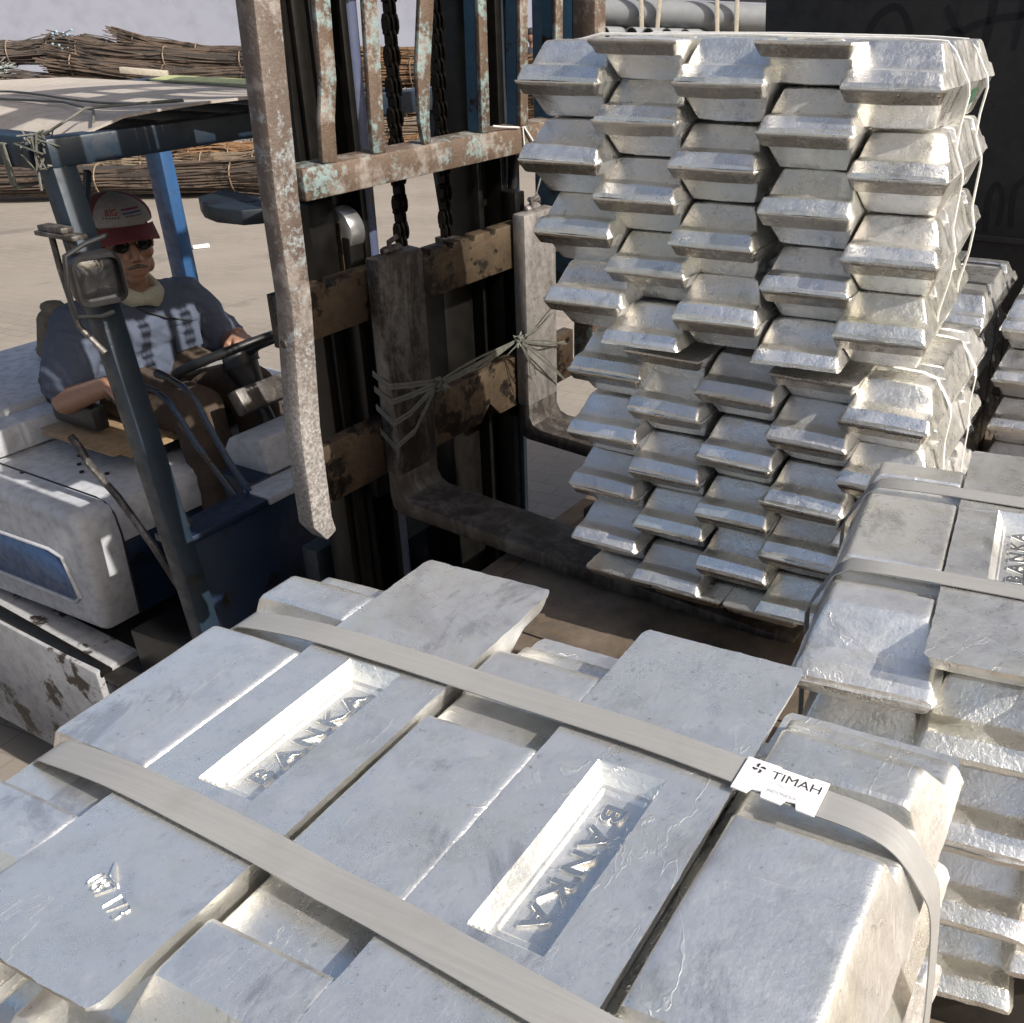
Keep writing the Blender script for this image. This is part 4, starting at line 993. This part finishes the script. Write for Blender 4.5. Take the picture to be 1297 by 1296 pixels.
b.caps(J['ch'] + Vector((0, -.08, 0)), J['ch'] + Vector((0, .08, 0)), .085, .085, 14); b.caps(J['ch'], J['pel'], .10, .11, 14)
for s in 'RL':
    b.caps(J['nk'] + Vector((0, 0, -.05)), J['s' + s], .05, .052, 12); b.caps(J['s' + s], J['e' + s], .050, .041, 14); b.caps(J['e' + s], J['w' + s], .042, .027, 14)
    b.caps(J['pel'], J['h' + s], .1, .09, 12); b.caps(J['h' + s], J['k' + s], .078, .055, 12); b.caps(J['k' + s], J['a' + s], .055, .04, 12)
def hand(w, d, n, side, curls, spread=.018, lens=(.066, .076, .071, .056)):
    d = Vector(d).normalized(); n = Vector(n); n = (n - d * n.dot(d)).normalized(); s_ = d.cross(n) * side
    pe = w + d * .082
    for i in range(4):
        k = (i - 1.5); a0 = w + d * .018 + s_ * k * .009; a1 = pe + s_ * k * spread - d * abs(k) * .004
        b.caps(a0, a1, .0145, .0115, 10)
        cur = a1; dd = (d + s_ * k * .07).normalized(); rr_ = .0092
        for j, fr in enumerate((.45, .32, .23)):
            ang = curls[i] * (1.0, 1.1, .7)[j]; dd = (dd * math.cos(ang) - n * math.sin(ang)).normalized()
            nx2 = cur + dd * lens[i] * fr; b.caps(cur, nx2, rr_, rr_ * .92, 10); cur = nx2; rr_ *= .9
            n2 = n
    t0 = w + d * .025 - s_ * .02; td = (d * .75 - s_ * .7 - n * .25).normalized(); t1 = t0 + td * .045; t2 = t1 + (td * .6 + d * .5 - n * .2).normalized() * .034
    b.caps(t0, t1, .0145, .0115, 10); b.caps(t1, t2, .0112, .0095, 10)
# right hand reaches over the levers, fingers spread; left hand rests on the steering wheel rim
hand(J['wR'], (.78, -.0, -.25), (.2, .1, .95), 1, (.18, .22, .3, .42), .019)
hand(J['wL'], (.80, -.38, -.05), (.05, .1, 1.0), -1, (.62, .66, .72, .8), .0175)
body = link('body', fuse(b, .0048, 'body', 2), m_skin, DR)
# shirt
b = MB()
b.caps(J['sR'] + Vector((.0, .05, -.015)), J['sL'] + Vector((0, -.05, -.015)), .072, .072, 16)
b.caps(J['ch'] + Vector((.0, -.10, -.01)), J['ch'] + Vector((.0, .10, -.01)), .118, .118, 18)
b.caps(J['sp'] + Vector((.02, -.085, -.01)), J['sp'] + Vector((.02, .085, -.01)), .135, .135, 18); b.caps(J['pel'] + Vector((.0, -.09, 0)), J['pel'] + Vector((.0, .09, 0)), .132, .132, 18)
b.ball(J['sp'] + Vector((.055, 0, .0)), (.11, .13, .12), 18)
for s in 'RL':
    m1 = J['s' + s].lerp(J['e' + s], .72); b.caps(J['nk'] + Vector((0, 0, -.06)), J['s' + s], .062, .070, 14); b.caps(J['s' + s], m1, .070, .073, 16); b.tube([m1, m1 + (J['e' + s] - m1).normalized() * .045], [.073, .068], 16)
me = fuse(b, .0065, 'shirt', 3)
NRM = [v.normal.copy() for v in me.vertices]
for v, vn in zip(me.vertices, NRM):
    q = v.co; f1 = noise.noise(Vector((q.x * 9 + q.z * 6, q.y * 7, q.z * 14 - q.y * 8))) + .55 * (1 - 2 * abs(noise.noise(Vector((q.x * 15, q.y * 12 + q.z * 9, q.z * 22))))); f2 = noise.noise(Vector((q.x * 22, q.y * 24 + q.z * 20, q.z * 12)))
    v.co = q + vn * (.011 * f1 + .005 * abs(f2))
shirt = link('shirt', me, m_shirt, DR)
def onshirt(pts):
    return pts
def chestx(y, z):                       # front of the shirt at (y,z) relative to heel frame
    return -1.45 + .118 + .018 * max(0, (.15 - z) / .15) - .6 * (y - .33) ** 2
g = MB(); g.box(G((chestx(.42, .11) - .004, .43, .10)), (.012, .095, .10)); g.box(G((chestx(.42, .11) - .001, .43, .146)), (.014, .098, .022)); g.build('pocket', m_shirt, shirt, bevel=.003)
for sg in (-1, 1):
    g = MB(); nkp = (-1.42, .33, .255)
    P = [(-1.475, .33 + sg * .015, .285), (-1.46, .33 + sg * .06, .265), (-1.41, .33 + sg * .075, .235), (-1.365, .33 + sg * .06, .205)]
    g.ribbon([G(p) for p in P], [Vector((.0, sg * .02, -.035)), Vector((.01, sg * .03, -.03)), Vector((.03, sg * .03, -.03)), Vector((.04, sg * .03, -.035))], .004); g.build('collar', m_shirt, shirt, ang=60)
# trousers
b = MB(); b.caps(J['hR'] + Vector((-.02, 0, -.02)), J['hL'] + Vector((-.02, 0, -.02)), .118, .118, 16)
for s in 'RL':
    b.caps(J['h' + s], J['k' + s], .105, .078, 16); b.caps(J['k' + s], J['a' + s], .078, .062, 16)
me = fuse(b, .0075, 'trousers', 3)
NRM = [v.normal.copy() for v in me.vertices]
for v, vn in zip(me.vertices, NRM):
    q = v.co; f1 = noise.noise(Vector((q.x * 14 + q.z * 5, q.y * 12, q.z * 16))); f2 = noise.noise(q * 34); v.co = q + vn * (.010 * f1 + .004 * abs(f2))
link('trousers', me, m_trous, DR)
for s in 'RL':
    g = MB(); a = J['a' + s]; g.caps(a + Vector((-.02, 0, -.045)), a + Vector((.14, 0, -.055)), .042, .036, 12); g.build('shoe', m_black, DR)
# scarf round the neck
g = MB(); rings = []; nk = J['nk'] + Vector((.01, 0, .02))
for k in range(25):
    a = 2 * PI * k / 24; rr1 = .066 + .005 * math.sin(3 * a)
    c_ = nk + Vector((math.cos(a) * (rr1 + .012), math.sin(a) * rr1, -.032 * math.cos(a)))
    o_ = Vector((math.cos(a), math.sin(a), 0)); ring = []
    for j in range(10):
        t_ = 2 * PI * j / 10; ring.append(c_ + o_ * .016 * math.cos(t_) + Vector((0, 0, 1)) * (.027 + .004 * math.sin(5 * a)) * math.sin(t_))
    rings.append(ring)
g.loft(rings, cap=False); me = g.mesh('scarf'); jag(me, .006, 34); link('scarf', me, m_scarf, DR)
# towel over the far shoulder blade, cord
g = MB(); g.caps(G((-1.555, .12, .20)), G((-1.575, .10, .10)), .03, .026, 12); g.ball(G((-1.54, .14, .23)), (.045, .035, .03), 12); me = g.mesh('towel'); jag(me, .008, 26); link('towel', me, m_towel, DR)
g = MB(); g.tube([G(p) for p in ((-1.37, .27, .245), (-1.335, .31, .205), (-1.325, .36, .175), (-1.325, .42, .15), (-1.33, .445, .14))], .0028, 6); g.build('neck_cord', m_ink_k, DR)
# cap
CAPC = Vector((-.014, 0, .070)); CR = (.114, .096, .070)
def dome(az, el, k=1.0): return HT((CAPC.x + CR[0] * k * math.cos(el) * math.cos(az), CR[1] * k * math.cos(el) * math.sin(az), CAPC.z + CR[2] * k * math.sin(el)))
def dome_patch(a0, a1, k, n=30, m=9, e0=-.12):
    g = MB(); vs = []; fs = []
    for lay, kk in ((0, k), (1, k * .97)):
        for i in range(n + 1):
            for j in range(m + 1):
                a = a0 + (a1 - a0) * i / n; e = e0 + (PI / 2 * .995 - e0) * j / m; vs.append(dome(a, e, kk))
    N = (n + 1) * (m + 1)
    for i in range(n):
        for j in range(m): q = i * (m + 1) + j; fs.append((q, q + m + 1, q + m + 2, q + 1)); fs.append((N + q, N + q + 1, N + q + m + 2, N + q + m + 1))
    for i in range(n): q = i * (m + 1); fs.append((q, N + q, N + q + m + 1, q + m + 1))
    for q in range(m): fs.append((q, q + 1, N + q + 1, N + q)); z = n * (m + 1) + q; fs.append((z, N + z, N + z + 1, z + 1))
    g.add(vs, fs); return g
capo = dome_patch(R(52), R(308), 1.0).build('cap', m_red, DR, ang=60)
dome_patch(R(-53), R(53), 1.008).build('front_panel', m_capw, capo, ang=60)
g = MB(); rings = []
for i in range(9):
    t_ = i / 8; rings.append([])
    for j in range(17):
        a = R(-62 + 124 * j / 16); ex = .082 * math.cos(a) ** .7 * t_
        p = Vector((CAPC.x + (CR[0] * .985 + ex) * math.cos(a), CR[1] * 1.0 * math.sin(a) * (1 + .05 * t_), CAPC.z - .010 - .020 * t_ - .030 * (math.sin(a) ** 2) * (.3 + t_)))
        rings[-1].append(p)
top = [p for r_ in rings for p in r_]; bot = [p - Vector((0, 0, .004)) for p in top]; fs = []
for i in range(8):
    for j in range(16): q = i * 17 + j; fs += [(q, q + 1, q + 18, q + 17), (153 + q, 153 + q + 17, 153 + q + 18, 153 + q + 1)]
for j in range(16): q = 8 * 17 + j; fs.append((q, q + 1, 153 + q + 1, 153 + q))
for i in range(8):
    q = i * 17; fs.append((q, q + 17, 153 + q + 17, 153 + q)); q += 16; fs.append((q, 153 + q, 153 + q + 17, q + 17))
g.add(top + bot, fs, T=HT); g.build('brim', m_red, capo, ang=60)
def cap_text(txt, size, az0, el0, mat, bold=0):
    q = text_mb(txt, size, .0003, bold)
    for v in q.v:
        a = az0 + v.x / (CR[0] * .9); e = el0 + v.y / CR[2]; v.xyz = dome(a, e, 1.013 + v.z * 3)
    q.build('print', mat, capo, smooth=False)
cap_text('BIG', .025, R(-22), R(25), m_ink_r, .0004)
def cap_mark(a0, a1, e0, e1, mat, k=1.011):
    g = MB(); n = max(1, int(abs(a1 - a0) / 3)); vs = []
    for i in range(n + 1):
        a = R(a0 + (a1 - a0) * i / n); vs += [dome(a, R(e0), k), dome(a, R(e1), k)]
    g.add(vs, [(2 * i, 2 * i + 2, 2 * i + 3, 2 * i + 1) for i in range(n)]); g.build('print', mat, capo, smooth=False)
cap_mark(-3, 33, 19, 32, m_ink_b)
rr = random.Random(4)
for i in range(6): a = -1 + i * 5.6; cap_mark(a, a + 3.2, 27, 31.5, m_ink_r, 1.0135)
for i in range(15):
    if i in (6, 7): continue
    a = -36 + i * 4.6; cap_mark(a, a + 2.6, 12, 15 + rr.random(), m_ink_k)
g = MB(); g.ball((-.03, 0, .028), (.084, .079, .06), 16, T=HT); g.ball((.02, -.066, .02), (.03, .014, .035), 10, T=HT); g.ball((.02, .066, .02), (.03, .014, .035), 10, T=HT); g.build('hair', m_hair, DR)
g = MB()
for s in (-1, 1):
    c0 = Vector((.094, s * .032, .006)); P = [c0 + Vector((-abs(math.cos(a)) * 0 - .012 * (math.cos(a) * s > 0) * abs(math.cos(a)), .024 * math.cos(a), .018 * math.sin(a))) for a in [2 * PI * k / 20 for k in range(21)]]
    g.tube([HT(p) for p in P], .0014, 6); g.tube([HT(p) for p in ((.083, s * .056, .010), (.03, s * .077, .012), (-.015, s * .080, .008))], .0014, 6)
g.tube([HT((.097, -.009, .008)), HT((.099, 0, .010)), HT((.097, .009, .008))], .0014, 6); g.build('glasses', m_steel_w, DR)
for s in (-1, 1):
    g = MB(); g.ball((.0845, s * .031, .004), (.004, .012, .004), 10, T=HT); g.build('eye', m_hair, DR)
    g = MB(); g.ball((.0945, s * .032, .006), (.002, .023, .017), 16, T=HT); g.build('spectacle_lens', m_lens, DR)
    g = MB(); g.caps((.094, s * .016, .030), (.080, s * .048, .029), .0032, .0028, 8, T=HT); g.build('eyebrow', m_hair, DR)
g = MB(); g.caps((.096, 0, -.055), (.090, -.026, -.062), .0055, .004, 8, T=HT); g.caps((.096, 0, -.055), (.090, .026, -.062), .0055, .004, 8, T=HT); me = g.mesh('moustache'); jag(me, .002, 120); link('moustache', me, m_must, DR)

# ------------------------------------------------------------------ far person standing by the wall
P2 = thing('person', 'distant standing person in dark clothes seen between the backrest bars', 'person', Matrix.Translation((-2.2, 18.6, 0)))
b = MB(); b.ball((0, 0, 1.60), (.095, .085, .12), 14); b.caps((0, 0, 1.42), (0, 0, 1.52), .055, .05, 10)
for s in (-1, 1):
    b.caps((s * .17, 0, 1.38), (s * .22, -.02, 1.08), .05, .042, 10); b.caps((s * .22, -.02, 1.08), (s * .14, -.22, .98), .04, .03, 10); b.caps((s * .14, -.22, .98), (s * .10, -.28, .97), .032, .025, 8)
    b.caps((s * .09, 0, .88), (s * .10, 0, .48), .075, .055, 10); b.caps((s * .10, 0, .48), (s * .11, .02, .09), .05, .04, 10); b.caps((s * .11, .02, .05), (s * .11, -.14, .04), .045, .035, 8)
b.caps((-.1, 0, 1.3), (.1, 0, 1.3), .11, .11, 12); b.caps((0, 0, 1.25), (0, 0, .92), .14, .13, 12)
link('body', fuse(b, .014, 'body2', 2), m_skin, P2)
b = MB(); b.caps((-.15, 0, 1.36), (.15, 0, 1.36), .085, .085, 12); b.caps((0, 0, 1.28), (0, 0, .95), .165, .15, 14)
for s in (-1, 1): b.caps((s * .17, 0, 1.38), (s * .22, -.02, 1.08), .068, .055, 10); b.caps((s * .22, -.02, 1.08), (s * .16, -.18, 1.0), .052, .04, 10)
link('jacket', fuse(b, .014, 'jacket', 2), m_ink_k, P2)
b = MB(); b.caps((-.08, 0, .9), (.08, 0, .9), .12, .12, 12)
for s in (-1, 1): b.caps((s * .09, 0, .88), (s * .10, 0, .48), .095, .075, 10); b.caps((s * .10, 0, .48), (s * .11, .02, .12), .07, .06, 10)
link('trousers', fuse(b, .014, 'trousers2', 2), m_dkblue, P2)
b = MB(); b.ball((0, .01, 1.655), (.105, .095, .085), 14); b.build('hair', m_hair, P2)

# ------------------------------------------------------------------ rebar bundles
def rods_mat(name, c1, c2, metal=.2): 
    return painted(name, c1, c2, .47, 3.0, .7, metal, .4, .2)
RM_ = [rods_mat('rods_rust_brown', (.15, .108, .082), (.075, .055, .042)), rods_mat('rods_grey_lilac', (.33, .33, .40), (.16, .14, .15)), rods_mat('rods_tan', (.29, .22, .155), (.16, .11, .07)),
       rods_mat('rods_white', (.60, .58, .62), (.35, .33, .36)), rods_mat('rods_dark', (.13, .105, .09), (.07, .055, .048)), rods_mat('rods_pale_green', (.42, .48, .47), (.2, .2, .2)), rods_mat('rods_orange_rust', (.30, .17, .085), (.17, .095, .05))]
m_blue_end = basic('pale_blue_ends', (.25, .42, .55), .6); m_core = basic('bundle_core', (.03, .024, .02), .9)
REB = [([-9.624, 13.3, 0.0], [-5.0, 13.6, 0.0], 0.24, 0, 'rust-brown rebar bundle lying on the paving at the front left'),
 ([-10.053, 13.8, 0.1], [-6.3, 14.1, 0.05], 0.22, 2, 'tan rebar bundle just behind the front one at the left'),
 ([-7.0, 13.75, 0.15], [-5.2, 14.0, 0.12], 0.2, 2, 'short tan rebar bundle on the paving below the overhead guard beam'),
 ([-9.0, 14.2, 0.50], [-5.6, 14.4, 0.26], 0.24, 1, 'lilac-grey rod bundle sloping down behind the guard cross beam'),
 ([-7.0, 14.1, 0.46], [-5.72, 14.3, 0.50], 0.15, 3, 'short white rod bundle with bright ends behind the guard'),
 ([-6.4, 14.0, 0.30], [-5.2, 14.2, 0.26], 0.17, 6, 'small orange-rust bundle beside the white rods'),
 ([-10.388, 16.2, 1.42], [-8.89, 16.5, 1.40], 0.22, 4, 'dark bundle with pale blue painted ends, top left of the heap'),
 ([-8.985, 16.4, 1.42], [-5.997, 16.7, 1.17], 0.2, 0, 'long brown bundle starting beside the blue painted ends'),
 ([-8.695, 16.75, 1.45], [-6.057, 17.0, 1.12], 0.17, 4, 'dark brown bundle at the back of the heap top'),
 ([-8.277, 16.9, 1.55], [-6.127, 17.2, 1.25], 0.17, 0, 'splayed brown bundle crowning the rebar heap'),
 ([-8.858, 15.9, 1.25], [-5.819, 16.2, 0.9], 0.22, 0, 'thick brown bundle with rounded end just above the roof board'),
 ([-10.3, 16.0, 1.32], [-9.647, 16.3, 1.22], 0.16, 5, 'pale green-white rod bundle at the left edge'),
 ([-10.1, 15.7, 1.12], [-9.065, 16.0, .86], 0.18, 6, 'orange-rust bundle slanting down at the left edge'),
 ([-10.141, 15.6, 0.72], [-5.793, 15.9, 0.60], 0.24, 0, 'brown bundle in the middle of the heap behind the roof board'),
 ([-10.166, 14.8, 0.62], [-5.4, 15.1, 0.62], 0.26, 4, 'dark bundle low in the heap under the roof board'),
 ([-5.894, 16.0, 1.05], [-1.676, 16.3, 0.95], 0.25, 6, 'orange bundle seen through the mast, top of the heap'),
 ([-5.754, 15.6, 0.72], [-1.892, 15.9, 0.62], 0.25, 6, 'orange bundle seen through the mast, third from the ground'),
 ([-5.651, 15.3, 0.42], [-2.336, 15.6, 0.36], 0.22, 2, 'tan bundle seen through the mast, second from the ground'),
 ([-5.714, 15.0, 0.1], [-3.231, 15.3, 0.08], 0.22, 6, 'orange bundle seen through the mast, lying on the ground'),
 ([-5.6, 16.5, 1.35], [-3.0, 16.8, 1.2], 0.2, 6, 'rust bundle at the back seen between the mast rails'),
 ([-9.384, 15.85, 0.98], [-5.869, 16.15, 0.86], 0.2, 4, 'dark brown bundle half hidden by the roof board')]
rr = random.Random(77)
for (a, c, r_, ci, lab) in REB:
    a = Vector(a); c = Vector(c); a.z += r_ + .01; c.z += r_ + .01; d = c - a; L = d.length; d.normalize(); a -= d * .0
    up = Vector((0, 0, 1)); sd_ = d.cross(up).normalized(); sag = rr.uniform(.02, .07)
    root = thing('rebar_bundle', lab, 'rebar bundle', Matrix.Translation(a), 'rebar bundles heaped before the wall')
    n = 96; g = MB(); tips = []
    for i in range(n):
        th = rr.uniform(0, 2 * PI); rad = r_ * math.sqrt(rr.uniform(.35, 1)); ph = rr.uniform(-.5, .5); P = []
        e0 = rr.uniform(-.12, .10); e1 = rr.uniform(-.10, .12); K = 9
        sp0 = rr.uniform(.8, 1.75); sp1 = rr.uniform(.8, 1.8); wob = rr.uniform(-.05, .05)
        for k in range(K + 1):
            t_ = k / K; s_ = e0 + (L + e1 - e0) * t_; rk = rad * (1 + (sp0 - 1) * max(0, 1 - t_ * 4) + (sp1 - 1) * max(0, t_ * 4 - 3)) * (.86 + .14 * math.sin(PI * (t_ * 3 + .3)) ** 2)
            tt = th + ph * t_; z = math.sin(tt) * rk * .82; y = math.cos(tt) * rk
            z -= sag * math.sin(PI * t_) * (1 if a.z > .5 else .2); y += wob * math.sin(PI * 2 * t_); z += abs(wob) * .8 * math.sin(PI * 3 * t_ + i) * (1 if z > 0 else .3)
            P.append(d * s_ + sd_ * y + up * z + Vector((0, 0, .008 * noise.noise(Vector((s_ * 2, i, 0))))))
        g.tube(P, rr.uniform(.0075, .011), 4); tips.append(P[-1])
    g.build('rods', RM_[ci], root, ang=80)['kind'] = 'stuff'
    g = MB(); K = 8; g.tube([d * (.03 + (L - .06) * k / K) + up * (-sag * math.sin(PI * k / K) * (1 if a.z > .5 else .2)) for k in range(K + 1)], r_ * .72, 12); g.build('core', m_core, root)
    for t_ in (.12, .52, .88):
        g = MB(); cc = d * L * t_ + up * (-sag * math.sin(PI * t_) * (1 if a.z > .5 else .2)); q_ = r_ * .98
        ringp = [cc + sd_ * q_ * 1.02 * math.cos(x) + up * q_ * .86 * math.sin(x) for x in [2 * PI * k / 20 for k in range(21)]]
        g.tube(ringp, .009, 5); g.build('tie_wire', RM_[2], root)
    if 'painted ends' in lab:
        g = MB()
        for p in tips:
            g.ball(p + d * .01, .018, 6)
        g.build('painted_ends', m_blue_end, root)['kind'] = 'stuff'
# timber offcut on the heap
g = MB(); g.box((0, 0, 0), (.62, .1, .08)); o = g.build('timber_offcut', m_wood, bevel=.004); o.matrix_world = Matrix.Translation((-7.35, 15.55, 1.36)) @ Matrix.Rotation(R(7), 4, 'Z') @ Matrix.Rotation(R(6), 4, 'Y')
tag(o, 'pale timber offcut lying on the rebar heap above the roof board', 'timber')

# ------------------------------------------------------------------ pipe rack at the back
def pipe(a, c, r_, lab, grp):
    a = Vector(a); c = Vector(c); g = MB(); d = (c - a).normalized(); u = d.orthogonal().normalized(); v = d.cross(u); n = 26
    def ring(p, q): return [p + (u * math.cos(2 * PI * k / n) + v * math.sin(2 * PI * k / n)) * q for k in range(n)]
    g.loft([ring(a, r_), ring(c, r_), ring(c, r_ * .88), ring(a, r_ * .88), ring(a, r_)], cap=False)
    o = g.build('pipe', m_pipe, ang=50); q = MB(); q.loft([ring(a + d * .04, r_ * .87), ring(a + d * .05, r_ * .87)]); q.build('shade_disc', m_graf, o); return tag(o, lab, 'pipe', grp)  # black disc set inside the end stands in for the pipe's inner shade
pipe((-.80, 15.0, 2.04), (5.5, 15.0, 1.70), .175, 'large grey pipe, middle of the rack, open end beside the backrest', 'large grey pipes')
pipe((-.86, 15.2, 2.40), (5.5, 15.2, 2.08), .175, 'large grey pipe, topmost of the rack at the picture edge', 'large grey pipes')
pipe((-.5, 15.3, 1.66), (5.5, 15.3, 1.34), .175, 'large grey pipe, lower one hidden behind the small pipe ends', 'large grey pipes')
for i, (x_, nm) in enumerate(((-.78, 'first'), (-.42, 'second'), (-.2, 'third'), (.04, 'fourth'), (.28, 'fifth'))):
    pipe((x_, 14.5, 1.79 - .012 * i), (x_ + 1.5, 17.5, 1.62), .095, f'small grey pipe with open dark end, {nm} from left in its row', 'small grey pipes')
for i, (x_, lean) in enumerate(((-.285, .0), (-.18, .25), (.95, .04), (.72, -.02))):
    g = MB(); g.beam([(x_ - lean * .4, 14.75, 0.0), (x_ + lean, 14.78, 3.2)], .055, .05, (1, 0, 0)); o = g.build('rack_stake', m_wood, bevel=.004)
    tag(o, ('upright timber stake left of the leaning one on the pipe rack', 'leaning thin timber stake on the pipe rack', 'upright timber stake at the right on the pipe rack', 'short-looking timber stake behind the small pipe row')[i], 'stake')
g = MB()
for x_ in (-.6, .5, 1.6, 3.6, 5.2):
    g.box2((x_, 14.9, 0), (x_ + .1, 15.5, 1.45 - .054 * x_)); g.box2((x_, 16.2, 0), (x_ + .1, 16.4, 1.5))
g.box2((-.95, 14.82, 1.56), (6, 14.9, 1.66)); g.box2((-.95, 14.82, .5), (6, 14.9, .6)); g.box2((-.9, 16.3, 1.42), (6, 16.4, 1.5))
o = g.build('pipe_rack', m_wood, bevel=.004); tag(o, 'timber rack carrying the grey pipes by the wall', 'rack')
# litter on the paving
for i, (x_, y_) in enumerate(((-4.85, 10.6), (-6.2, 12.8))):
    g = MB(); g.box((0, 0, .02), (.16 - .05 * i, .07, .03)); me = g.mesh('m', bevel=.004); o = link('litter_scrap', me, m_label); o.matrix_world = Matrix.Translation((x_, y_, 0)) @ Matrix.Rotation(.5 + i, 4, 'Z')
    tag(o, ('white scrap of litter on the paving right of the driver', 'tiny white scrap of litter on the paving near the rebar')[i], 'litter')
bpy.data.scenes.remove(TMP)
